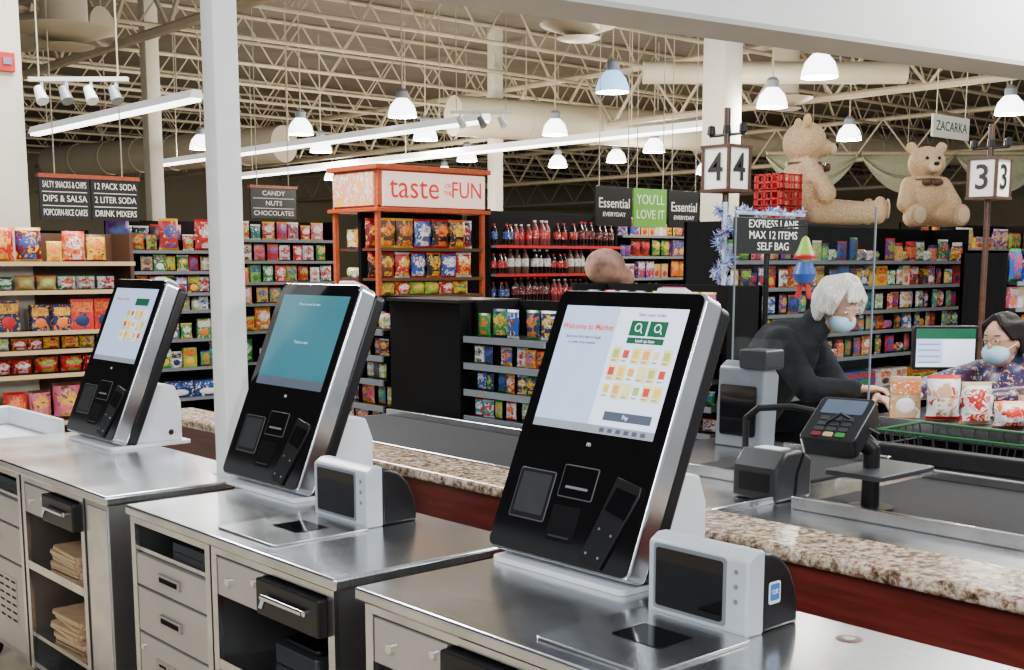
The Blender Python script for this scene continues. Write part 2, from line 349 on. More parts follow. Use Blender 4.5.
REDS=[RED,RED,ORG,YEL,AMB,MAR,BRN]; MIX=PAL; GRNS=[GRN,LIME,TEAL,WHT]; BLUES=[BLU,TEAL,WHT,NAVY]
CK=[(COLA,RED,RED),(COLA,RED,RED),(COLA,MAR,RED),(COLA,WHT,WHT),(MAR,RED,WHT),(COLA,BLU,RED),(BRN,WHT,RED)]
BG=('candy_bag','chip_bag','snack_box'); SM=('snack_pack','candy_bag','candy_bag','sauce_jar')
shelf((3.25,9.0,0),0,1.55,.45,1.85,[(.18,'carton',REDS,1,3),(.44,'chip_bag',[PNK,MAR,RED],1,1),(.80,'snack_pack',[ORG,RED,TAN],1.6,2),(.98,'snack_pack',[WHT,RED,YEL],1.2,2),(1.12,('snack_box','candy_bag'),[GRN,BRN,NAVY,RED,TAN],1.1,2),(1.42,('snack_pack','sauce_jar'),[YEL,WHT,GRN,ORG,TAN],1.3,2),(1.63,('chip_bag','chip_bag','candy_bag'),REDS,.9,1)],'dark wooden store shelf stocked with chips and snacks','snacks on the wooden shelf',backm=BRN,shm=DARKW,strip=TAN)
shelf((5.25,11.0,0),0,1.3,.45,1.85,[(.3,'carton',BLUES,1,2),(.6,BG,GRNS+[BLU],.9,1),(.88,BG,GRNS,.9,1),(1.16,SM,MIX,1.3,1),(1.33,BG,MIX,.9,1),(1.54,BG,MIX,.9,1),(1.74,BG,[RED,GRN,LIME,PUR,WHT],1.1,1)],'black store shelf stocked with party snacks','party snacks on the black shelf',strip=GREY)
shelf((7.2,12.2,0),0,1.5,.45,2.1,[(.5,BG,MIX,1,1),(.85,BG,[YEL,ORG,MAR],1,1),(1.16,'candy_bag',MIX,1.3,1),(1.4,BG,[LIME,PNK,RED,WHT,GRN],1.2,1),(1.64,'candy_bag',[LIME,PNK,RED,WHT,GRN],1.3,1),(1.88,'candy_bag',[LIME,PNK,RED,WHT,GRN],1.2,1)],'store shelf with bright hanging candy bags','candy on the tall shelf',strip=GREY)
shelf((3.7,14,0),0,4,.45,2.0,[(.9,'chip_bag',MIX,1,1),(1.3,'chip_bag',REDS,1,2),(1.68,'chip_bag',MIX,1,1)],'long dark store shelf with snack bags','snacks on the far shelf',strip=GREY)
# endcap display
O=(6.13,8.3,0)
e=top('endcap_display','orange-red wooden snack display with fun sign header','display',O)
for x in(5.57,6.65): 
    for y in(7.98,8.59): MB(O).box(x,x+.035,y,y+.035,0,2.08,REDW).done('corner_post',e)
MB(O).box(5.60,6.66,8.26,8.3,0,2.03,BLKM).done('back_panel',e)
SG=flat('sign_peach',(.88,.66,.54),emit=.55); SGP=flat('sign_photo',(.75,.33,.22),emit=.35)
MB(O).box(5.54,6.72,7.94,8.66,2.03,2.06,REDW).box(5.54,6.72,7.94,8.66,2.36,2.40,REDW).box(5.58,6.68,7.98,8.62,2.06,2.36,REDW).done('header_box',e,bevel=.004)
MB(O).box(5.62,6.67,7.962,7.978,2.075,2.345,SG).done('sign_panel',e); MB(O).box(5.562,5.578,8.02,8.6,2.08,2.34,printed(SGP,WHT,YEL,.5,12)).done('photo_panel',e)
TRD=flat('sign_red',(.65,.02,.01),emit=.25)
text('taste',.26,TRD,e,TR(5.93-O[0],7.958-O[1],2.22)@FY); text('OF',.055,TRD,e,TR(6.27-O[0],7.958-O[1],2.25)@FY); text('THE',.05,TRD,e,TR(6.27-O[0],7.958-O[1],2.19)@FY); text('FUN',.19,TRD,e,TR(6.47-O[0],7.958-O[1],2.215)@FY,fit=.31)
LV=[(1.74,.86,'chip_bag'),(1.50,.75,'chip_bag'),(1.36,1.35,'snack_pack'),(1.2,1.3,'snack_pack'),(.98,.9,'candy_bag'),(.66,.9,'chip_bag'),(.3,.9,'chip_bag')]
for z,sc,kd in LV:
    MB(O).box(5.6,6.66,7.99,8.24,z-.02,z,DARKW).done('shelf_board',e); MB(O).box(5.6,6.66,7.975,7.989,z-.022,z+.004,BRN).done('shelf_lip',e)
    for row,yy in((0,8.05),(1,8.16)):
        if kd!='chip_bag' and row: continue
        x=5.70-.03*row
        while x<6.6:
            put(kd,combo([(BRN,ORG,YEL),(BLK,ORG,RED),(MAR,YEL,RED),(NAVY,RED,WHT),(RED,YEL,WHT),(BLU,WHT,RED),(BRN,YEL,RED),(BLK,YEL,ORG),(NAVY,YEL,WHT)] if z>1.45 else [(YEL,GRN,RED),(LIME,YEL,GRN),(ORG,YEL,RED),(RED,WHT,YEL)]),(x,yy,z+.001),0,'chips on the endcap display',sc); x+=KINDS[kd][0]*sc*1.02
    if z>.9:
        MB(O).box(5.61,5.9,8.31,8.585,z-.02,z,DARKW).done('side_shelf',e)
        for y in (8.38,8.51): put('candy_bag' if z>1.7 else 'snack_pack',combo([BRN,RED,YEL,WHT]),(5.68,y,z+.001),-pi/2,'candy on the side of the endcap',1.0)
shelf((9.5,10.0,0),0,2.0,.45,2.2,[(.55,'soda_bottle',CK,.9,5),(.88,'soda_bottle',CK,.9,5),(1.19,'soda_bottle',CK,.9,3),(1.5,'soda_bottle',CK,.9,3),(1.81,'soda_bottle',CK,.95,3)],'store shelf lined with dark and red soda bottles','soda bottles on the aisle shelf',backm=BLKM,shm=GREY,strip=RED)
shelf((11.9,10.4,0),0,2.0,.45,2.2,[(.8,'snack_box',MIX,1,2),(1.1,'soda_bottle',[RED,MAR,ORG],.9,2),(1.43,BG,MIX,1,2),(1.7,BG,MIX,1,2),(1.96,BG,MIX,.8,2)],'store shelf with mixed grocery boxes','boxed groceries on the aisle shelf',strip=GREY)
for i,(x,y) in enumerate(((9,17),(13.5,15.5),(17,13),(19,10),(21,15),(12,22))):
    shelf((x,y,0),0,3.4,.45,2.25,[(1.1,'sauce_jar',MIX,1.8,2),(1.45,('snack_box','chip_bag'),MIX,1.2,2),(1.85,('chip_bag','carton'),MIX,1.2,2)],'distant store shelf with colourful packaged groceries','groceries on distant shelves',strip=GREY)
# racks by the lane
CB='candy_bag'
LV=[(.5,CB,[YEL,RED,BRN],.55,1),(.62,CB,MIX,.55,1),(.75,CB,[BLU,LIME,GRN,WHT],.6,1),(.88,CB,[LIME,WHT,TEAL,YEL],.6,1),(1.01,CB,[BLU,NAVY,WHT,RED],.6,1),(1.14,CB,[NAVY,ORG,BLU,WHT],.6,1),(1.27,CB,[TEAL,GRN,BLU,NAVY,YEL],.8,1)]
shelf((3.7,4.28,0),-pi/2,.64,.38,1.44,LV,'black checkout rack stocked with gum and candy','candy on the checkout rack',shm=BLK,strip=GREY)
O=(3.9,4.9,0); bp=top('partition_panel','tall matte black end panel beside the candy rack','panel',O)
MB(O).box(3.7,4.08,4.61,5.2,.08,1.43,BLKM).done('panel_body',bp,bevel=.005); MB(O).box(3.68,4.1,4.605,5.205,1.43,1.445,BLK).done('panel_cap',bp); MB(O).box(3.72,4.06,4.63,5.18,0,.08,BLKM).done('plinth',bp)
shelf((3.7,5.48,0),-pi/2,.5,.38,1.44,[(z,CB,MIX,.62,1) for i,z in enumerate((.5,.62,.74,.86,1.0,1.13,1.27))],'narrow rack with magazines and candy','candy on the narrow rack',strip=GREY)
shelf((5.05,4.7,0),-pi/2,1.2,.38,1.5,[(.7,'snack_pack',MIX,.9,2),(.85,'snack_pack',MIX,.9,2),(1.0,CB,MIX,.7,2),(1.16,CB,MIX,.7,2),(1.33,CB,MIX,.8,1)],'black checkout rack with candy bars','candy on the lane rack',strip=GREY)
shelf((9.45,6.0,0),0,3.8,.5,1.95,[(.5,'carton',MIX,1,2),(.8,SM,MIX,1,1),(1.02,SM,MIX,1.1,1),(1.2,CB,[WHT,PUR,TEAL,NAVY,RED],1,1),(1.42,('candy_bag','snack_box'),[RED,YEL,WHT,BRN,NAVY],.9,1),(1.64,SM,MIX,1.2,1)],'long black store shelf with candy, plush bears on top','candy on the long black shelf',strip=GREY)
shelf((9.9,4.4,0),0,1.9,.45,1.7,[(.7,'candy_bag',MIX,1,1),(.92,SM,MIX,1.1,1),(1.08,BG,MIX,.9,1),(1.28,BG,[RED,YEL,PNK,WHT],.9,1),(1.48,BG,[RED,YEL,PNK,BLU],.9,1)],'black store shelf filled with candy bags','candy on the end shelf',strip=GREY)
shelf((12.6,5.0,0),0,2.2,.45,2.0,[(.9,'candy_bag',MIX,1.2,1),(1.2,BG,MIX,1.1,1),(1.45,BG,MIX,1.1,1),(1.7,BG,MIX,.9,1)],'black store shelf filled with snack bags','snacks on the end shelf',strip=GREY)
# ---------------------------------------------------------------- signs
DKS=flat('sign_black',(.006,.005,.005)); SW=flat('sign_white',(.9,.87,.78),emit=.25)
def aisle(x,y,z0,z1,w,lines):
    e=top('aisle_sign','black hanging aisle sign with white lettering and red crown','sign',(x,y,z0)); h=z1-z0; k=len(lines)
    for ci,colm in enumerate(lines):
        cx=-w/2+w*(ci+.5)/k; bw=w/k*.48
        B=MB().box(cx-bw,cx+bw,-.015,.015,0,h,DKS).done('sign_board',e); MB().box(cx-bw-.01,cx+bw+.01,-.035,.035,h,h+.035,REDW).done('sign_crown',e)
        n=len(colm)
        for i,t in enumerate(colm):
            zz=h-h*(i+.5)/n
            if i: MB().box(cx-bw*.9,cx+bw*.9,-.0165,-.0151,zz+h/n*.5-.003,zz+h/n*.5+.003,SW).done('divider_line',B)
            text(t,h/n*.66,SW,B,TR(cx,-.018,zz)@FY,fit=bw*1.75)
    for q in(-w/3,w/3): MB().cyl((q,0,h),(q,0,5.7-z0),.006,JOIST,n=5).done('hanging_rod',e)
aisle(4.36,10.7,2.0,2.36,.92,[['SALTY SNACKS & CHIPS','DIPS & SALSA','POPCORN-RICE CAKES'],['12 PACK SODA','2 LITER SODA','DRINK MIXERS']])
aisle(7.67,13.2,2.16,2.52,.66,[['CANDY','NUTS','CHOCOLATES']])
def board(x,y,z0,z1,w,m,txts,lab):
    e=top('store_sign',lab,'sign',(x,y,z0)); h=z1-z0; MB().box(-w/2,w/2,-.012,.012,0,h,m).done('sign_board',e,bevel=.003)
    for t,sz,mm,dz in txts: text(t,sz,mm,e,TR(0,-.014,h/2+dz)@FY,fit=w*.85)
    for q in(-w*.4,w*.4): MB().cyl((q,0,h),(q,0,5.7-z0),.005,JOIST,n=5).done('hanging_rod',e)
board(8.90,8.6,1.99,2.38,.52,DKS,[('Essential',.14,SW,.03),('EVERYDAY',.06,SW,-.08)],'black hanging sign with white script lettering')
board(9.44,8.6,1.99,2.38,.50,flat('sign_green',(.14,.40,.05),emit=.2),[("YOU'LL",.14,SW,.08),('LOVE IT',.13,SW,-.07)],'green hanging sign with white lettering')
board(9.97,8.6,1.99,2.38,.48,DKS,[('Essential',.14,SW,.02),('EVERYDAY',.06,SW,-.09)],'black hanging sign with white script lettering')
p=plan(13,4.63); board(p[0],p[1],2.92,3.15,.74,flat('sign_pale',(.62,.64,.54)),[('ZACARKA',.14,DKS,0)],'pale rectangular hanging sign with dark lettering')
def lanelight(x,y,n,lab):
    e=top('lane_number_light',lab,'lane sign',(x,y,0)); w=.115
    MB().cyl((0,0,.0),(0,0,2.62),.022,DARKW).cyl((0,0,0),(0,0,.04),.16,BLK).done('pole',e)
    B=MB().box(-w+.01,w-.01,-w+.01,w-.01,2.1,2.36,SW).done('light_box',e)
    mb=MB()
    for a in(-w,w-.02):
        for b in(-w,w-.02): mb.box(a,a+.02,b,b+.02,2.08,2.38,DARKW)
    for z in(2.08,2.36): mb.box(-w-.005,w+.005,-w-.005,w+.005,z,z+.02,DARKW)
    mb.done('wood_frame',e)
    text(n,.25,DKS,B,TR(0,-w+.005,2.23)@FY,name='numeral',bold=.003); text(n,.25,DKS,B,TR(-w+.005,0,2.23)@FX,name='numeral',bold=.003)
    mb=MB(); mb.cyl((0,-.14,2.45),(0,.14,2.45),.01,BLK)
    for q in(-.13,0,.13): mb.lathe([(.0,.06),(.025,.05),(.03,0),(.0,-.01)],BLK,10,(0,q,2.46))
    mb.done('finial',e)
lanelight(6.33,5.10,'4','wood-framed lane marker cube with black numeral four on a pole')
lanelight(8.5,4.42,'3','wood-framed lane marker cube with black numeral three on a pole')
e=top('express_sign','dark express lane sign with pale lettering on a post','sign',(6.19,4.62,0))
B=MB().box(-.36,.36,-.015,.015,1.68,1.90,DKS).done('sign_board',e,bevel=.003)
MB().cyl((0,.03,0),(0,.03,1.75),.018,BLK).cyl((0,.03,0),(0,.03,.03),.12,BLK).done('post',e)
for i,t in enumerate(('EXPRESS LANE','MAX 12 ITEMS','SELF BAG')): text(t,.068,SW,B,TR(0,-.018,1.86-.068*i)@FY,fit=.58)
TB=flat('tinsel_blue',(.06,.22,.75),.2); TS=flat('tinsel_silver',(.6,.72,.85),.2)
def tuft(mb,c,n,L):
    for _ in range(n):
        q=Vector((R.gauss(0,1),R.gauss(0,1),R.gauss(0,1))).normalized()*L*R.uniform(.7,1.1); mb.cyl(c,c+q,.005,R.choice([TB,TS,TS,TS,PUR]),.001,n=3,cap=False)
O=(6.02,4.85,.7); tin=MB(O)
for i in range(340):
    t=i/340; a=t*34; tuft(tin,Vector((O[0]+.045*math.cos(a),O[1]+.045*math.sin(a),.9+1.07*t)),4,.06)
tin.cyl((O[0],O[1],.7),(O[0],O[1],2.0),.015,TS,n=6); tin.cyl((O[0],O[1],0),(O[0],O[1],.7),.015,BLK,n=6); tin.cyl((O[0],O[1],0),(O[0],O[1],.02),.1,BLK,n=12)
tin.done('tinsel_garland',loc=O,label='blue and silver tinsel garland wound around a thin pole',category='decoration')
O=(6.19,4.63,1.93); tin=MB(O)
for i in range(80):
    t=i/79; tuft(tin,Vector((5.84+.7*t,4.63,1.935+.015*math.sin(t*14))),4,.035)
tin.cyl((5.84,4.63,1.925),(6.54,4.63,1.925),.012,TS,n=6); tin.done('tinsel_garland',loc=O,label='blue and silver tinsel strand lying along the express sign',category='decoration')
e=top('holiday_ornament','small knitted holiday ornament with lime hat hanging on wire','decoration',(6.04,4.26,1.50))
MB().lathe([(0,.0),(.05,.01),(.07,.06),(.045,.13),(0,.14)],BLU,14).done('body',e); MB().ell((0,0,.15),(.04,.04,.036),TAN).done('head',e)
MB().lathe([(.055,.16),(.06,.175),(.045,.2),(.02,.27),(0,.285)],LIME,14).lathe([(.06,.15),(.065,.165),(.06,.175)],RED,14).done('hat',e)
MB().cyl((0,0,.28),(0,0,.34),.003,BLK,n=4).cyl((.0,0,.34),(.12,.33,.34),.006,BLK,n=6).done('hanger',e)
for q in(-1,1): MB().cap((.0,q*.018,.02),(0,q*.04,-.07),.014,.018,RED,n=8).done('leg',e)
# ---------------------------------------------------------------- bears
FUR=mat('plush_fur',(.60,.41,.23),.95,var=.25,ns=60,bump=.9); FURL=mat('plush_light',(.72,.56,.37),.95,var=.15,ns=60,bump=.6)
def bear(loc,rz,s,side,lab):
    e=top('teddy_bear',lab,'plush toy',loc,rz)
    def mm(): m=MB(); m.T=Matrix.Scale(s,4); return m
    m=mm(); m.ell((0,0,.27),(.18,.2,.27),FUR,n=20); m.ell((0,0,.62),(.17,.18,.165),FUR,n=20); m.ell((.14,0,.58),(.09,.085,.07),FUR,n=14)
    for q in(-1,1):
        m.ell((-.02,q*.15,.77),(.035,.06,.06),FUR); m.cap((0,q*.17,.42),(.12,q*.24,.22),.075,.08,FUR)
        if side: m.cap((.08,q*.12,.1),(.48,q*.15,.08),.1,.085,FUR); m.ell((.56,q*.15,.1),(.06,.085,.11),FUR)
        else: m.cap((.05,q*.13,.1),(.3,q*.2,.09),.1,.09,FUR); m.ell((.38,q*.21,.11),(.06,.085,.11),FUR)
    m.done('body',e,remesh=.014*s)
    m=mm(); m.ell((.215,0,.57),(.035,.065,.05),FURL); m.done('muzzle',e); m=mm(); m.ell((.25,0,.60),(.015,.03,.02),BLK); m.done('nose',e)
    for q in(-1,1):
        m=mm(); m.ell((.16,q*.06,.66),(.015,.017,.017),BLK); m.done('eye',e)
        m=mm(); m.ell((.62 if side else .435,q*(.15 if side else .21),.11),(.012,.06,.08),FURL); m.done('paw_pad',e)
    m=mm(); m.ell((.17,.055,.43),(.025,.055,.035),BRN); m.ell((.17,-.055,.43),(.025,.055,.035),BRN); m.ell((.185,0,.43),(.022,.022,.022),BRN); m.cyl((0,0,.45),(0,0,.47),.14,BRN,n=20); m.done('bow',e)
ang=math.atan2(-.752,-.659)
bear((8.80,6.25,1.955),-.72,1.1,True,'large tan plush teddy bear sitting sideways with legs stretched out')
bear((10.7,6.2,1.955),ang+.05,.98,False,'large tan plush teddy bear with bow sitting upright')
def crate(x,y,z,rz):
    e=top('red_crate','red plastic lattice crate stacked on the shelf top','crate',(x,y,z),rz,group='stacked red crates'); mb=MB(); w=.14
    for zz in(.0,.055,.118): 
        mb.box(-w,w,-w,-w+.01,zz,zz+.012,RED); mb.box(-w,w,w-.01,w,zz,zz+.012,RED); mb.box(-w,-w+.01,-w,w,zz,zz+.012,RED); mb.box(w-.01,w,-w,w,zz,zz+.012,RED)
    for i in range(4):
        q=-w+.28*(i+.5)/4-.006; mb.box(q,q+.012,-w,-w+.012,0,.13,RED); mb.box(q,q+.012,w-.012,w,0,.13,RED); mb.box(-w,-w+.012,q,q+.012,0,.13,RED); mb.box(w-.012,w,q,q+.012,0,.13,RED)
    for a in(-w,w-.02):
        for b in(-w,w-.02): mb.box(a,a+.02,b,b+.02,0,.133,RED)
    mb.box(-w,w,-w,w,0,.006,RED); mb.done('crate_body',e)
for k in range(3): crate(8.38,6.2,1.951+.135*k,0)
O=(5.62,5.5,0); e=top('plush_toy','brown round plush ball on a black display stand','plush toy',O); MB().cyl((0,0,0),(0,0,1.47),.03,BLK).cyl((0,0,1.45),(0,0,1.48),.12,BLK).cyl((0,0,0),(0,0,.03),.16,BLK).done('stand',e)
MB().ell((0,0,1.6),(.135,.135,.12),mat('plush_mottled',(.26,.14,.10),.9,var=.5,ns=14,bump=.5),n=18).ell((.09,-.09,1.53),(.07,.07,.06),BRN).done('body',e,remesh=.012)
DR=mat('drape_cloth',(.34,.36,.24),.8,var=.1)
for i in range(3):
    x,y=plan(27,6.6+i*2.1); e=top('drape_swag','sage green fabric swag hanging from ceiling rail','drape',(x,y,4.0)); mb=MB(); n=16
    dx,dy=.752,-.659; rows=6; vs=[]
    for k in range(rows+1):
        for j in range(n+1):
            t=j/n*2-1; dep=(.06+(1-t*t)*.72)*k/rows+.04*math.sin(k*2.4)*(1-t*t); o_=.05*math.sin(k*2.4+1); vs.append((dx*t+.659*o_,dy*t+.752*o_,-dep-.05))
    mb.add(vs,[(k*(n+1)+j,k*(n+1)+j+1,(k+1)*(n+1)+j+1,(k+1)*(n+1)+j) for k in range(rows) for j in range(n)],DR); mb.done('cloth',e); MB().cyl((-dx,-dy,0),(dx,dy,0),.04,JOIST,n=8).cyl((0,0,0),(0,0,1.7),.01,JOIST,n=5).done('rail',e)
# ---------------------------------------------------------------- kiosk counters
def worktop(y0,y1,notch,lab):
    o=(1.79,(y0+y1)/2,0); mb=MB(o)
    poly=[(1.475,y0),(1.93,y0),(1.93,3.80),(2.08,3.80),(2.08,y1),(1.475,y1)] if notch else [(1.475,y0),(2.08,y0),(2.08,y1),(1.475,y1)]
    mb.prism(poly,.868,.9,STEEL); mb.done('worktop',loc=o,bevel=.008,label=lab,category='countertop')
worktop(.72,2.23,False,'brushed stainless steel worktop holding a checkout kiosk and scanner')
worktop(2.31,3.475,False,'brushed stainless steel worktop holding a checkout kiosk and scanner')
worktop(3.62,5.15,True,'brushed stainless steel worktop notched around a white post')
def drawer(o,e,y0,y1,z0,z1,lab='drawer'):
    return MB(o).box(1.488,1.51,y0,y1,z0,z1,DRAW).box(1.51,1.9,y0+.01,y1-.01,z0+.01,z1-.02,BLKM).done(lab,e,bevel=.003)
def cab(y0,y1,kind,xb=2.05):
    o=((1.49+xb)/2,(y0+y1)/2,0); e=top('cabinet_unit','steel checkout cabinet with '+('drawers and door' if kind=='drawers' else 'open bagging bay and latch bar'),'cabinet',o)
    mb=MB(o); mb.box(1.5,xb,y0,y0+.014,.14,.866,STEELD).box(1.5,xb,y1-.014,y1,.14,.866,STEELD).box(xb-.014,xb,y0,y1,.14,.866,BLKM).box(1.5,xb,y0,y1,.14,.16,STEELD)
    mb.box(1.486,1.5,y0,y0+.028,.14,.866,STEEL).box(1.486,1.5,y1-.028,y1,.14,.866,STEEL).box(1.486,1.5,y0+.028,y1-.028,.848,.866,STEEL); mb.done('body',e)
    for y in(y0+.05,y1-.05):
        for x in(1.54,xb-.06):
            MB(o).cyl((x,y-.015,.05),(x,y+.015,.05),.05,BLK,n=16).box(x-.02,x+.02,y-.02,y-.016,.05,.14,CHROME).box(x-.02,x+.02,y+.016,y+.02,.05,.14,CHROME).done('caster',e)
    a,b=y0+.03,y1-.03
    if kind=='drawers':
        MB(o).box(1.5,xb-.02,a,b,.762,.774,STEEL).done('shelf',e)
        for z0,z1 in((.66,.756),(.515,.652)):
            d=drawer(o,e,a,b,z0,z1); MB(o).box(1.480,1.488,(a+b)/2-.07,(a+b)/2+.07,(z0+z1)/2-.014,(z0+z1)/2+.014,STEELD).box(1.478,1.4815,(a+b)/2-.055,(a+b)/2+.055,(z0+z1)/2-.008,(z0+z1)/2+.006,BLKM).done('handle',d)
        d=drawer(o,e,a,b,.17,.507,'door')
        mb=MB(o).box(1.4865,1.488,a+.07,a+.34,.27,.45,STEELD)
        for i in range(6):
            for j in range(4): mb.box(1.486,1.4868,a+.08+j*.065,a+.125+j*.065,.28+.03*i,.288+.03*i,BLKM)
        mb.done('vent_grille',d)
        MB(o).cyl((1.48,b-.03,.47),(1.488,b-.03,.47),.01,CHROME).done('lock',d)
        MB(o).box(1.55,1.75,a+.1,b-.12,.775,.80,DGREY).done('cash_tray',e)
    else:
        m=(a+b)/2+.03
        d=drawer(o,e,m,b,.735,.84); MB(o).cyl((1.478,m+.04,.81),(1.488,m+.04,.81),.009,CHROME).done('lock',d); MB(o).cyl((1.476,b-.07,.785),(1.488,b-.07,.785),.011,CHROME).done('lock',d)
        l=MB(o).box(1.46,1.5,a,m-.01,.745,.84,BLK).box(1.5,1.9,a+.01,m-.02,.745,.84,BLKM).done('latch_drawer',e,bevel=.006)
        MB(o).cyl((1.45,a+.05,.80),(1.45,m-.06,.80),.008,CHROME).cyl((1.45,a+.05,.80),(1.46,a+.05,.80),.008,CHROME).cyl((1.45,m-.06,.80),(1.46,m-.06,.80),.008,CHROME).cyl((1.45,m-.07,.80),(1.44,m-.07,.775),.007,CHROME).done('handle',l)
        MB(o).box(1.5,xb-.02,a,b,.53,.545,STEEL).done('shelf',e); MB(o).box(1.486,1.498,a,b,.525,.555,STEEL).done('shelf_lip',e)
        MB(o).box(1.5,xb-.02,a,b,.26,.275,STEEL).done('shelf',e)
    return e
cab(2.95,3.46,'drawers'); cab(2.33,2.94,'bay'); cab(1.55,2.2,'bay'); cab(.9,1.54,'drawers')
cab(3.83,4.40,'bay',2.05); cab(4.42,5.1,'drawers')
o=(1.7,3.725,0); MB(o).box(1.49,1.9,3.635,3.82,0,.866,STEELD).box(1.487,1.49,3.65,3.805,.16,.85,STEEL).done('end_panel',loc=o,bevel=.004,label='plain steel end box closing the counter beside the post',category='panel')
PB=MB().prism(rr(-.15,.15,-.13,.13,.01,2),0,.013,PAPER).box(-.155,-.15,-.11,.11,.002,.012,TAN).mesh('paper_bag')
def pbag(x,y,z,n):
    for i in range(n):
        o=bpy.data.objects.new('paper_bag',PB); COL.objects.link(o); o.location=(x+R.uniform(-.01,.01),y+R.uniform(-.015,.015),z+.0135*i); o.rotation_euler=(0,0,R.uniform(-.08,.08))
        o['label']='folded brown kraft paper bag stacked on counter shelf'; o['category']='paper bag'; o['group']='folded paper bags'
pbag(1.68,4.12,.546,6); pbag(1.68,4.16,.276,8)
o=(1.62,2.43,.546); MB(o).lathe([(0,0),(.075,0),(.095,.02),(.085,.02),(.07,.008),(0,.008)],RED,24,o).done('red_dish',loc=o,label='shallow red plastic dish on the lower shelf',category='dish')
o=(1.72,2.7,.546); MB(o).prism(rr(1.6,1.84,2.6,2.82,.02),.546,.60,DGREY).prism(rr(1.62,1.82,2.62,2.80,.02),.60,.615,BLK).done('cash_box',loc=o,bevel=.004,label='low dark grey cash box on bay shelf',category='box')
o=(1.72,1.9,.546); MB(o).prism(rr(1.6,1.86,1.75,2.1,.03),.546,.70,BLK).prism(rr(1.58,1.88,1.73,2.12,.03),.70,.72,DGREY).done('waste_bin',loc=o,bevel=.004,label='black plastic bin on bay shelf under the worktop',category='bin')
e=top('white_tray','white plastic bagging tray beside the steel worktop','tray',(1.75,5.36,.0))
MB().box(-.22,.2,-.18,.5,.84,.87,WHITE).box(-.22,.2,.45,.5,.87,.955,WHITE).box(-.22,-.19,-.18,.5,.87,.93,WHITE).box(.17,.2,-.18,.5,.87,.955,WHITE).done('tray',e,bevel=.01); MB().box(-.1,.12,0,.3,0,.84,LGREY).done('pedestal',e)
# ---------------------------------------------------------------- kiosks
SCRW=mat('screen_white',(.72,.80,.97),.3,emit=.9,var=.01); SCRB=mat('screen_pale_blue',(.46,.58,.84),.3,emit=.75,var=.02); SCRT=mat('screen_teal',(.035,.15,.19),.2,emit=.7,var=.10,ns=5); SCRL=mat('screen_text_pale',(.40,.60,.65),.3,emit=.6)
SCRG=mat('screen_green',(.01,.10,.05),.3,emit=.5); SCRO=mat('screen_orange',(.80,.09,.02),.3,emit=.5); SCRD=mat('screen_dark',(.09,.11,.15),.3,emit=.3); SCRGY=mat('screen_grey',(.28,.31,.36),.3,emit=.5)
SC=[mat('icon_'+n,c,.3,emit=.6) for n,c in(('yellow',(.85,.62,.08)),('lime',(.40,.55,.12)),('orange',(.85,.40,.08)),('red',(.6,.06,.04)),('cream',(.85,.76,.36)))]
PANW,PANH=.477,.675
WG=mat('window_grey',(.04,.042,.045),.1)
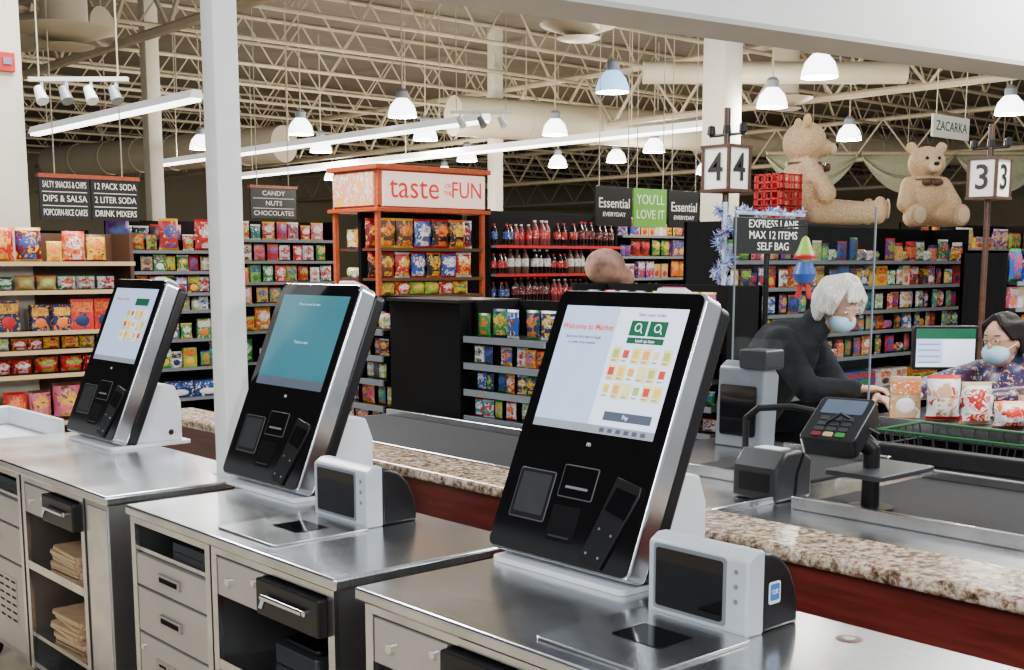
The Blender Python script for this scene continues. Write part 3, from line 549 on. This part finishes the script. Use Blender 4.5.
def kiosk(x,cy,mode,lab):
    o=(x,cy,.9); e=top('checkout_kiosk',lab,'self checkout kiosk',o)
    P=Matrix(((0,.378,-.926,0),(-1,0,0,0),(0,.926,.378,.036),(0,0,0,1)))
    def pm(): m=MB(); m.T=P.copy(); return m
    MB().prism(rr(.0,.34,-.225,.225,.02),0,.014,WHITE).done('base_plate',e,bevel=.002)
    b=MB().prism([(.05,.014),(.31,.014),(.31,.17),(.285,.235),(.25,.245),(.17,.245)],-.2,.2,WHITE,'y').done('pedestal',e,bevel=.006)
    MB().cyl((.26,-.204,.05),(.26,-.2,.05),.012,CHROME).cyl((.26,-.206,.05),(.26,-.204,.05),.005,BLK).done('lock',b)
    w=PANW/2
    h=pm(); h.prism(rr(-w,w,0,PANH,.022),-.06,0,SILVER); H=h.done('display_housing',e,bevel=.006)
    h=pm(); h.prism(rr(-w+.006,w-.006,.01,PANH-.006,.02),-.105,-.06,BLK); h.done('back_cover',e,bevel=.01)
    h=pm(); h.prism(rr(-w+.005,w-.005,.005,PANH-.005,.02),0,.004,BLACK); h.done('front_panel',H)
    s=pm(); x0,x1,y0,y1=-.198,.2,.318,.632; z=.0045
    def q(a,b_,c,d,m,l=0): zz=z+.0004*l; s.add([(a,c,zz),(b_,c,zz),(b_,d,zz),(a,d,zz)],[(0,1,2,3)],m)
    def grid(ax,ay,n,k,dx,dy):
        for i in range(n):
            for j in range(k):
                m=SC[(i*2+j*3)%5]; q(ax+i*dx,ax+i*dx+dx*.9,ay+j*dy,ay+j*dy+dy*.9,SC[4] if (i+j)%3 else SCRW,1); q(ax+i*dx+dx*.12,ax+i*dx+dx*.7,ay+j*dy+dy*.3,ay+j*dy+dy*.75,m,2); q(ax+i*dx+dx*.1,ax+i*dx+dx*.6,ay+j*dy+dy*.1,ay+j*dy+dy*.18,SCRGY,2)
    if mode==3:
        q(x0,x1,y0,y1,SCRW); q(x0,x1,y0,y0+.02,SCRGY,1); q(x0,-.012,y0+.02,y1,SCRB,1)
        q(.03,.18,y0+.034,y0+.056,SCRD,1)
        q(.035,.088,.562,.60,SCRG,1); q(.094,.15,.562,.60,SCRG,1); q(.035,.15,.543,.558,SCRG,1)
        grid(0,.405,6,3,.032,.044)
        for i in range(6): q(.03+.026*i,.045+.026*i,y0+.005,y0+.015,SCRD,2)
    elif mode==2:
        q(x0,x1,y0,y1,SCRT); q(x0,x1,y0,y0+.03,SCRD,1)
    else:
        q(x0,x1,y0,y1,SCRB); q(x0,x1,y0,y0+.02,SCRGY,1); q(.03,.15,.56,.59,SCRG,1); grid(-.02,.41,5,3,.040,.046)
    S=s.done('screen',H)
    def tx(t,sz,m,px,py,**k): text(t,sz,m,S,P@TR(px,py,.0058),ext=.0002,**k)
    if mode==3:
        tx('Welcome to Market',.021,SCRO,-.105,.578,bold=.0003); tx('Scan your first item to begin',.0105,SCRD,-.11,.552); tx('or enter your number',.0105,SCRD,-.11,.538)
        tx('Pay',.014,SCRW,.10,y0+.045); tx('Start your order',.013,SCRD,.095,.615); tx('Look up item',.011,SCRW,.093,.55)
        for cx in(.061,.122):
            m=pm()
            for k in range(14):
                a=2*pi*k/14; c_=2*pi*(k+1)/14; m.add([(cx+.008*math.cos(a),.583+.008*math.sin(a),.0056),(cx+.011*math.cos(a),.583+.011*math.sin(a),.0056),(cx+.011*math.cos(c_),.583+.011*math.sin(c_),.0056),(cx+.008*math.cos(c_),.583+.008*math.sin(c_),.0056)],[(0,1,2,3)],SCRW)
            m.add([(cx+.007,.577,.0056),(cx+.009,.579,.0056),(cx+.016,.570,.0056),(cx+.014,.568,.0056)],[(0,1,2,3)],SCRW); m.done('icon',S)
    elif mode==2:
        tx('Please scan your first item',.012,SCRL,-.02,.60); tx('Touch to start',.014,SCRL,.0,.47)
    else:
        tx('Welcome to Market',.016,SCRO,-.1,.585)
    text('m',.018,WHT,H,P@TR(.01,.29,.0045),ext=.0004)
    def module(name,x0,x1,y0,y1,m,dz=.008,inner=None,r=.006):
        a=pm(); a.prism(rr(x0,x1,y0,y1,r),.0035,dz,m); A=a.done(name,H,bevel=.001)
        for nm,u0,u1,v0,v1,mm,zz in inner or []:
            c_=pm(); c_.prism(rr(u0,u1,v0,v1,.003,2),dz-.001,zz,mm); c_.done(nm,A)
        return A
    FRM=mat('frame_grey',(.07,.075,.08),.4)
    module('scanner_window',-.19,-.065,.085,.21,FRM,.0050,[('window_frame',-.187,-.068,.088,.207,BLK,.0054),('window_glass',-.178,-.077,.1,.2,WG,.0058)])
    module('card_reader',-.045,.07,.155,.235,FRM,.0050,[('reader_face',-.042,.067,.158,.232,BLACK,.0056),('card_slot',-.025,.05,.178,.184,GREY,.0062)])
    module('coin_cup',-.045,.045,.05,.135,BLKM,.0055,[('coin_lip',-.035,.035,.058,.063,DGREY,.008)])
    a=pm(); a.prism([(.085,.02),(.155,.01),(.215,.19),(.212,.21),(.135,.225)],.0035,.012,BLK); A=a.done('bracket_plate',H,bevel=.002)
    for k,(u,v) in enumerate(((.105,.04),(.145,.035),(.125,.10),(.165,.09),(.145,.17),(.195,.18))):
        c_=pm(); c_.cyl((u,v,.011),(u,v,.0135),.0035,STEEL,n=8); c_.done('screw',A)
    c_=pm(); c_.prism([(.145,.20),(.205,.19),(.19,.13),(.128,.145)],.0115,.016,BLACK); c_.done('swipe_block',A)
    t=pm(); t.prism(rr(.05,.14,PANH,PANH+.022,.006),-.09,-.03,flat('lamp_white',(.8,.8,.82),emit=.1)); T=t.done('status_light',e,bevel=.003)
    t=pm(); t.box(.06,.13,PANH+.022,PANH+.026,-.085,-.035,GRN if mode==1 else PNK); t.done('indicator',T)
kiosk(1.87,1.99,3,'black and silver touchscreen checkout kiosk showing white welcome screen')
kiosk(1.87,3.365,2,'black and silver touchscreen checkout kiosk showing dim teal screen')
kiosk(1.87,4.725,1,'black and silver touchscreen checkout kiosk showing pale blue screen')
def scanner(y0,y1,lab,stick):
    o=(1.84,(y0+y1)/2,.9); e=top('barcode_scanner',lab,'scanner scale',o); h=(y1-y0)/2
    MB().prism(rr(-.31,-.01,-h-.02,h+.02,.012,3),.0005,.006,STEEL).done('weigh_plate',e,bevel=.0015); MB().prism(rr(-.19,-.09,-.07,.06,.006,3),.006,.0075,BLACK).done('scan_glass',e)
    t=MB().prism([(-.005,0),(.05,0),(.05,.17),(.02,.17),(-.005,.155)],-h,h,LGREY,'y').done('tower_front',e,bevel=.006)
    poly=[(.05,0),(.17,0),(.17,.03),(.16,.075),(.14,.115),(.11,.145),(.08,.158),(.05,.162)]
    MB().prism(poly,-h+.004,h-.004,BLK,'y').done('tower_shell',e,bevel=.008)
    MB().prism(rr(-h+.06,h-.025,.022,.145,.006,3),-.009,-.005,BLACK,'x').done('window_glass',t); MB().prism(rr(-h+.052,h-.017,.014,.153,.008,3),-.0065,-.0045,GREY,'x').done('window_frame',t)
    for zz in(.07,.1,.13): MB().cyl((-.007,-h+.028,zz),(-.0045,-h+.028,zz),.005,GREY).done('button',t)
    if stick:
        S=MB().prism(rr(.068,.105,.055,.10,.005,3),-h+.0025,-h+.004,WHT,'y').done('sticker',t); MB().prism(rr(.072,.101,.062,.096,.004,3),-h+.0018,-h+.0025,flat('sticker_blue',(.03,.16,.5)),'y').done('sticker_print',t); text('OK',.014,WHT,t,TR(.0865,-h+.0012,.079)@FY)
scanner(1.40,1.66,'grey bioptic scanner tower with black window and blue sticker',True)
scanner(2.70,2.97,'grey bioptic scanner tower with black window beside teal kiosk',False)
o=(1.99,1.27,.9); MB(o).lathe([(.0,.002),(.02,.002),(.022,.0015),(.026,.0005)],mat('brown_cap',(.12,.06,.04),.4),20,o).lathe([(0,.0022),(.012,.0022)],STEELD,16,o).done('cable_grommet',loc=o,label='small round brown cable cap on the worktop',category='cap')
# ---------------------------------------------------------------- granite partition
O=(2.54,3,0); e=top('low_partition','low burgundy wood partition between kiosks and lanes','partition',O)
MB(O).box(2.46,2.64,.3,5.35,.1,.89,BURG).done('panel',e); MB(O).box(2.47,2.63,.3,5.35,0,.1,BLKM).done('kickboard',e); MB(O).box(2.452,2.46,.3,5.35,.12,.15,DARKW).done('moulding',e)
MB((2.54,3,.892)).box(2.42,2.66,.26,5.4,.892,.93,GRAN).done('granite_countertop',loc=(2.54,3,.892),bevel=.012,label='speckled brown and cream granite top on low partition',category='countertop')
# ---------------------------------------------------------------- checkout lane
O=(3.4,3,0); e=top('checkout_lane','dark checkout lane counter with steel rails and black conveyor belts','checkout counter',O)
MB(O).box(2.72,3.62,3.35,4.98,.0,.84,BLKM).box(2.72,4.2,.6,3.35,.0,.84,BLKM).done('body',e)
MB(O).box(2.70,3.64,3.35,5.0,.84,.865,STEEL).box(2.70,4.22,.58,3.35,.84,.865,STEEL).done('deck',e,bevel=.004)
for x0,x1,y0,y1 in((2.80,3.45,3.0,4.9),(3.12,3.85,.65,2.2),(3.35,4.0,2.42,2.9)):
    MB(O).prism(rr(y0,y1,.866,.875,.003,2),x0,x1,RUB,'x').done('conveyor_belt',e)
    for x in(x0-.03,x1+.005): MB(O).box(x,x+.025,y0,y1,.865,.905,STEEL).done('belt_rail',e,bevel=.004)
for y in(2.93,2.28): MB(O).box(2.78,3.3,y,y+.03,.865,.89,CHROME).done('end_rail',e,bevel=.004)
MB(O).box(4.13,4.2,.6,2.9,.865,.93,BLK).done('bumper',e,bevel=.01)
O=(5.0,2.2,0); e=top('bagging_counter','black bagging counter with grocery items in front of cashier','checkout counter',O)
MB(O).box(4.72,5.26,1.0,2.95,.0,.92,BLKM).done('body',e); MB(O).box(4.70,5.28,.98,2.97,.92,.95,BLK).done('countertop',e,bevel=.005); MB(O).box(4.68,4.7,.98,2.97,.88,.955,STEEL).done('edge_rail',e)
def plexi(x,y0,y1,z0,z1,lab):
    c=(x,(y0+y1)/2,z0); e=top('plexiglass_shield',lab,'plexiglass shield',c)
    MB(c).box(x-.003,x+.003,y0,y1,z0+.05,z1,GLASS).done('glass_panel',e)
    for y in(y0,y1): MB(c).box(x-.003,x+.003,y-.003,y+.003,z0,z1,GREY).done('edge_post',e)
    for y in(y0+.1,y1-.1): MB(c).box(x-.04,x+.04,y-.03,y+.03,z0,z0+.07,BLK).done('foot',e)
plexi(4.17,2.62,3.3,.866,1.84,'clear plexiglass shield with thin edges on the lane counter')
c=(3.98,3.1,.866); e=top('register_scanner','tall grey register scanner tower beside conveyor','scanner',c)
MB().prism([(-.02,0),(.08,0),(.1,.3),(.05,.36),(.0,.33)],-.12,.12,GREY,'y').done('tower',e,bevel=.012); MB().prism(rr(-.09,.09,.05,.26,.01),-.024,-.015,BLACK,'x').done('window_glass',e)
MB().prism(rr(-.14,-.0,.33,.41,.012),-.02,.1,DGREY,'x').done('display_head',e,bevel=.006)
c=(3.2,2.36,.866); e=top('receipt_printer','dark grey boxy receipt printer on steel deck','printer',c)
MB().prism([(-.09,0),(.1,0),(.1,.13),(.04,.16),(-.04,.16),(-.09,.11)],-.09,.09,DGREY,'y').done('body',e,bevel=.012); MB().box(-.092,-.09,-.06,.06,.03,.09,BLK).done('paper_door',e); MB().box(-.03,.03,-.05,.05,.16,.163,WHT).done('receipt_paper',e)
c=(3.5,2.7,.866); e=top('bag_stand','curved black tubular bracket arm on the lane deck','bracket',c); m=MB(); m.cyl((0,0,0),(0,0,.012),.06,BLK,n=18)
pts=[(0,0,.014),(0,0,.2),(.02,-.04,.24),(.08,-.14,.25),(.14,-.24,.23),(.16,-.28,.18),(.16,-.28,.1)]
for a,b in zip(pts,pts[1:]): m.cap(a,b,.012,.012,BLK,n=8)
m.done('arm',e)
c=(3.2,1.99,.876); e=top('payment_terminal','black card payment terminal tilted on a pole stand with tray','card terminal',c)
MB().cyl((0,0,0),(0,0,.2),.028,BLK,.024,n=14).cyl((0,0,0),(0,0,.015),.07,BLK,n=20).done('pole',e)
MB().prism(rr(-.14,.17,-.12,.08,.02),.12,.135,DGREY).done('tray',e,bevel=.003)
Q=TR(-.06,.08,.265)@Matrix.Rotation(math.radians(-78),4,'Z')@Matrix.Rotation(math.radians(30),4,'X')@Matrix.Scale(1.1,4)
def tm(): m=MB(); m.T=Q; return m
MB().cyl((0,0,.19),(-.04,.05,.25),.03,BLK).done('bracket',e)
T_=tm().prism(rr(-.08,.08,-.1,.1,.018),-.04,.02,BLK).done('terminal_body',e,bevel=.006)
tm().prism(rr(-.06,.06,.02,.085,.005,2),.019,.0215,mat('terminal_screen',(.06,.09,.13),.2,emit=.35)).done('terminal_screen',T_)
for i in range(3):
    for j in range(4): tm().prism(rr(-.048+i*.034,-.022+i*.034,-.085+j*.024,-.067+j*.024,.004,2),.019,.023,FRMK if 0 else (DGREY if j else [MAR,TAN,GRN][i])).done('key',T_)
m=MB(); pts=[(.0,-.02,.24),(-.08,.06,.3),(-.12,.14,.24),(-.1,.2,.1),(-.08,.22,.0)]
for a,b in zip(pts,pts[1:]): m.cap(a,b,.005,.005,BLK,n=6)
m.done('cable',e)
def monitor(c,rz,w,h,z,mode,lab):
    e=top('register_monitor',lab,'monitor',c,rz); MB().prism(rr(-w/2,w/2,z-h/2,z+h/2,.01),-.02,.02,BLK,'y').done('monitor_case',e,bevel=.004)
    MB().cyl((0,.03,0),(0,.03,z),.02,BLK).cyl((0,.03,0),(0,.03,.015),.1,BLK,n=18).done('stand',e)
    m=MB(); a,b=w/2-.015,h/2-.015; m.box(-a,a,-.022,-.02,z-b,z+b,SCRW if mode else BLACK); S=m.done('screen',e)
    if mode:
        MB().box(-a,a,-.024,-.022,z+b-.05,z+b,SCRG).box(-a,-a*.1,-.024,-.022,z-b+.02,z+b-.05,SCRB).done('screen_window',S)
        for i in range(4): MB().box(-a+.01,-a*.2,-.0255,-.024,z+b-.08-.03*i,z+b-.073-.03*i,SCRGY).done('text_line',S)
monitor((5.60,3.10,0),-.75,.32,.22,1.205,1,'black register monitor showing white sales screen')
GR='groceries on the bagging counter'
def groc(kind,cmb,x,y,sc,rz=-.75): 
    o=put(kind,cmb,(x,y,.951),rz,GR,sc,.25); o['label']=item(kind,cmb,sc)[4]+' on bagging counter'
groc('snack_box',(TAN,ORG,WHT),4.78,2.82,.85); groc('chip_bag',(WHT,TAN,RED),4.82,2.66,.7); groc('chip_bag',(WHT,RED,TAN),4.80,2.5,.64); groc('snack_pack',(WHT,RED,ORG),4.80,2.35,1.3); groc('snack_pack',(RED,WHT,YEL),4.80,2.2,1.2); groc('chip_bag',(TAN,WHT,BRN),4.98,2.35,.5); groc('sauce_jar',(BRN,RED,YEL),4.78,2.06,.8); groc('snack_box',(GRN,WHT,YEL),4.88,1.95,.6); groc('candy_bag',(LIME,YEL,RED),4.95,2.12,.9); groc('snack_pack',(WHT,YEL,GRN),5.0,2.6,1.3)
c=(4.45,2.35,0); e=top('shopping_cart','wire shopping cart with green handle beside the lane','shopping cart',c,pi/2)
DG=flat('cart_green',(.01,.10,.025)); mb=MB()
for z in(.55,.62,.69,.76,.83,.9,.96):
    k=(z-.55)/.45; w=.12+.05*k; l0=-.22-.1*k; l1=.22+.08*k
    for a,b in(((l0,-w,z),(l1,-w,z)),((l1,-w,z),(l1,w,z)),((l1,w,z),(l0,w,z)),((l0,w,z),(l0,-w,z))): mb.cyl(a,b,.004 if z<.95 else .006,DG if z>.95 else DGREY,n=5)
for i in range(11):
    t=i/10; 
    for s_ in(-1,1): mb.cyl((-.22+.44*t,s_*.12,.55),(-.32+.62*t,s_*.167,.96),.003,DGREY,n=4)
for i in range(7):
    t=-1+i/3; mb.cyl((-.22,.12*t,.55),(-.32,.167*t,.96),.003,DGREY,n=4); mb.cyl((.22,.12*t,.55),(.3,.167*t,.96),.003,DGREY,n=4); mb.cyl((-.22,.12*t,.55),(.22,.12*t,.55),.003,DGREY,n=4)
mb.done('basket',e); MB().cyl((-.36,-.17,.98),(-.36,.17,.98),.014,GRN,n=10).cyl((-.36,-.17,.98),(-.32,-.17,.96),.008,GRN).cyl((-.36,.17,.98),(-.32,.17,.96),.008,GRN).done('handle',e)
for s_ in(-1,1):
    MB().cyl((-.22,s_*.12,.55),(-.25,s_*.14,.14),.009,DGREY,n=6).cyl((-.25,s_*.14,.14),(.28,s_*.12,.14),.009,DGREY,n=6).cyl((.2,s_*.12,.55),(.1,s_*.13,.14),.009,DGREY,n=6).done('frame_leg',e)
    for x in(-.25,.28): MB().cyl((x,s_*.13-.012,.06),(x,s_*.13+.012,.06),.06,BLK,n=14).box(x-.01,x+.01,s_*.13-.016,s_*.13+.016,.06,.14,DGREY).done('wheel',e)
# ---------------------------------------------------------------- people
SKIN=mat('skin',(.58,.33,.22),.5,var=.06); SKIN2=mat('skin_warm',(.50,.27,.17),.5,var=.06); MASK=mat('mask_blue',(.38,.60,.72),.8,var=.03,ns=40); HAIRW=mat('hair_white',(.60,.55,.48),.6,var=.35,ns=50,stretch=(3,3,.6),bump=.6); HAIRD=mat('hair_dark',(.010,.006,.005),.65,var=.3,ns=60,bump=.3,spec=.25)
JKT=mat('jacket_black',(.009,.010,.012),.8,var=.4,ns=20,bump=.5,spec=.15); SHRT=mat('shirt_navy',(.012,.018,.04),.8,var=.2,spec=.2); SHRTP=printed(NAVY,MAR,TAN,.50,34); PANT=mat('pants_dark',(.02,.022,.03),.8)
def hand(mb,w,d,up,m,side):
    d=d.normalized(); s_=d.cross(up).normalized()*side; up=s_.cross(d).normalized()*side
    c=w+d*.05
    Q=Matrix((d,s_,up)).transposed()
    mb.ell(c,(.05,.04,.017),m,Q,n=12)
    for i,l in enumerate((.068,.078,.072,.056)):
        a=c+d*.035+s_*(.03-.02*i); b=a+d*l*.5-up*.008; t=b+d*l*.32-up*l*.38; mb.cap(a,b,.0095,.0088,m,8); mb.cap(b,t,.0088,.0078,m,8)
    a=w+d*.03+s_*.03; b=a+s_*.028+d*.028-up*.008; t=b+d*.03-up*.012; mb.cap(a,b,.012,.0105,m,8); mb.cap(b,t,.0105,.0085,m,8)
def person(loc,rz,pose,skin,hairm,topm,lab,hairstyle,glasses,sh_m=None):
    e=top('person',lab,'person',loc,rz); V=Vector; tm_=sh_m or topm
    pel,ch,nk,hd=[V(pose[k]) for k in('pelvis','chest','neck','head')]
    H=TR(*hd)@Matrix.Rotation(pose['yaw'],4,'Z')@Matrix.Rotation(pose['pitch'],4,'Y')
    H3=H.to_3x3(); hp=lambda x,y,z: H@V((x,y,z))
    b=MB(); j=MB(); p=MB()
    b.ell(hp(0,0,.015),(.095,.077,.105),skin,H3,20); b.ell(hp(.03,0,-.06),(.06,.055,.06),skin,H3,16); b.ell(hp(.092,0,-.01),(.018,.014,.025),skin,H3,10)
    for s_ in(-1,1): b.ell(hp(-.01,s_*.078,-.005),(.02,.01,.03),skin,H3,10)
    b.cap(nk,hp(-.02,0,-.06),.055,.05,skin)
    b.cap(pel,ch,.13,.13,skin); b.cap(ch,nk,.12,.055,skin)
    j.ell(pel,(.15,.18,.12),tm_,n=18); j.cap(pel,ch,.155,.165,tm_,18); j.cap(ch,nk,.15,.07,tm_,18)
    for i,s_ in enumerate((1,-1)):
        sh,el,wr=[V(q) for q in pose['arm'][i]]
        j.cap(ch+V((0,s_*.08,.03)),sh,.11,.085,tm_); b.cap(sh,el,.055,.042,skin); b.cap(el,wr,.042,.028,skin); j.cap(sh,el,.082,.062,tm_); j.cap(el,el.lerp(wr,.93),.062,.045,tm_)
        hand(b,wr,(wr-el),V((0,0,1)),skin,s_)
        hip=pel+V((0,s_*.09,-.04)); kn=V((pel.x*.5+.03,s_*.11,.5)); an=V((pel.x*.2,s_*.12,.09))
        b.cap(hip,kn,.08,.055,skin); b.cap(kn,an,.055,.04,skin); p.cap(hip,kn,.1,.075,PANT); p.cap(kn,V((an.x,an.y,.1)),.075,.06,PANT)
        MB().cap((an.x-.05,an.y,.045),(an.x+.13,an.y,.04),.045,.04,BLK).box(an.x-.095,an.x+.17,an.y-.045,an.y+.045,0,.02,BLK).done('shoe',e)
    p.ell(pel,(.14,.17,.1),PANT,n=18)
    b.done('body',e,remesh=.0065); j.done('jacket' if topm is JKT else 'shirt',e,remesh=.013); p.done('trousers',e,remesh=.014)
    MB().cap(nk+V((-.01,0,-.02)),nk+V((.0,0,.03)),.075,.066,topm).done('collar',e)
    h=MB(); h.ell(hp(-.020,0,.042),(.094,.085,.093),hairm,H3,20)
    if hairstyle=='bob':
        for k in range(34):
            a=pi-2.15+4.3*(k+.5)/34; side=math.cos(a); jx=R.uniform(-.006,.006)
            p0=hp(-.01+.03*math.cos(a),.03*math.sin(a),.135); p1=hp(-.012+.108*math.cos(a)+jx,.096*math.sin(a),.06); L_=R.uniform(-.085,-.055) if side<.3 else -.02
            p2=hp(-.012+.118*math.cos(a),.108*math.sin(a)+jx,L_*.2); p3=hp(-.012+.10*math.cos(a)+jx,.1*math.sin(a),L_)
            h.cap(p0,p1,.018,.02,hairm,6); h.cap(p1,p2,.02,.018,hairm,6); h.cap(p2,p3,.018,.010,hairm,6)
        for y in(-.05,-.025,0,.03): h.cap(hp(.03,y*.5,.135),hp(.088,y*1.1,.085),.018,.012,hairm,6)
    else:
        for s_ in(-1,1):
            for k in range(12):
                t=k/11; px_=.062-.14*t
                p0=hp(.035-.11*t,.012*s_,.122-.03*t); p1=hp(px_,s_*(.052+.026*math.sin(pi*t)),.085-.01*t); p2=hp(px_-.03,s_*(.078+.012*math.sin(pi*t)),.02); p3=hp(px_-.045,s_*(.074+.012*math.sin(pi*t)),-.05-.03*t)
                h.cap(p0,p1,.014,.013,hairm,6); h.cap(p1,p2,.013,.012,hairm,6)
                if k>2: h.cap(p2,p3,.013,.008,hairm,6)
        h.ell(hp(-.07,0,-.02),(.05,.075,.07),hairm,H3,12)
    h.done('hair',e,remesh=.005)
    m=MB(); m.ell(hp(.058,0,-.048),(.058,.066,.055),MASK,H3,18); m.done('face_mask',e)
    for s_ in(-1,1):
        MB().cyl(hp(.06,s_*.06,-.03),hp(-.01,s_*.085,.0),.002,WHT,n=4).done('mask_loop',e)
        MB().ell(hp(.084,s_*.030,.02),(.006,.011,.005),WHT,H3,8).ell(hp(.0885,s_*.030,.02),(.003,.005,.005),BRN,H3,8).done('eye',e)
        MB().cap(hp(.086,s_*.018,.042),hp(.078,s_*.047,.043),.003,.002,hairm,6).done('eyebrow',e)
    if glasses:
        g=MB()
        for s_ in(-1,1):
            for k in range(12):
                a=2*pi*k/12; a2=2*pi*(k+1)/12; g.cyl(hp(.1,s_*.034+.025*math.cos(a),.018+.017*math.sin(a)),hp(.1,s_*.034+.025*math.cos(a2),.018+.017*math.sin(a2)),.0012,BLK,n=4)
            g.cyl(hp(.1,s_*.06,.02),hp(0,s_*.083,.015),.0012,BLK,n=4)
        g.cyl(hp(.1,-.008,.02),hp(.1,.008,.02),.0012,BLK,n=4); g.done('glasses',e)
person((4.75,3.6,0),math.radians(-73),dict(pelvis=(-.05,0,.92),chest=(.13,0,1.2),neck=(.28,0,1.33),head=(.39,0,1.43),yaw=-.55,pitch=.6,
  arm=[((.18,.19,1.25),(.32,.25,1.02),(.55,.08,1.0)),((.18,-.19,1.25),(.34,-.29,1.06),(.56,-.25,1.07))]),SKIN,HAIRW,JKT,'person with grey bob and face mask bending over groceries','bob',False)
person((5.60,2.70,0),math.radians(171),dict(pelvis=(-.12,0,.84),chest=(.02,0,1.02),neck=(.09,0,1.14),head=(.15,0,1.265),yaw=.0,pitch=.18,
  arm=[((.05,.18,1.08),(.26,.28,1.03),(.50,.16,1.03)),((.05,-.18,1.08),(.3,-.27,1.03),(.54,-.18,1.03))]),SKIN2,HAIRD,SHRT,'dark-haired cashier with mask and glasses in navy patterned shirt','short',True,SHRTP)
# ---------------------------------------------------------------- lights & world
w=bpy.data.worlds.new('world'); bpy.context.scene.world=w; w.use_nodes=True; w.node_tree.nodes['Background'].inputs[0].default_value=(.92,.96,1,1); w.node_tree.nodes['Background'].inputs[1].default_value=.58
def area(loc,tgt,size,e,c=(1,.98,.95)):  # added out-of-view area lights brightening counters and shelves; no ceiling panels exist there
    l=bpy.data.lights.new('added_fill','AREA'); l.energy=e; l.size=size; l.color=c; o=bpy.data.objects.new('added_fill_light',l); COL.objects.link(o); o.location=loc
    o.rotation_euler=(Vector(tgt)-Vector(loc)).to_track_quat('-Z','Y').to_euler()
area((-1.5,1.5,3.2),(2,3,.9),1.2,115,(.96,.98,1)); area((1.5,-1.2,3.2),(2.3,2,.9),1.0,95,(.96,.98,1)); area((4.6,1.0,2.95),(4.8,2.6,.9),1.0,115); area((3.0,7.5,4.5),(3.5,6,0),1.5,300); area((9,3,4.6),(9,5,1),2.0,420); area((4,8.8,4.8),(3.3,4,.5),1.5,380,(.96,.98,1))
# ---------------------------------------------------------------- camera
cam=bpy.data.cameras.new('camera'); co=bpy.data.objects.new('camera',cam); COL.objects.link(co); bpy.context.scene.camera=co
cam.sensor_width=36; cam.lens=36*1200/1024; cam.shift_y=100/1024; cam.clip_end=200; cam.clip_start=.05
co.location=(0,0,1.63)
th=math.radians(8.2); f=Vector((.659*math.cos(th),.752*math.cos(th),-math.sin(th)))
co.rotation_euler=f.to_track_quat('-Z','Y').to_euler()
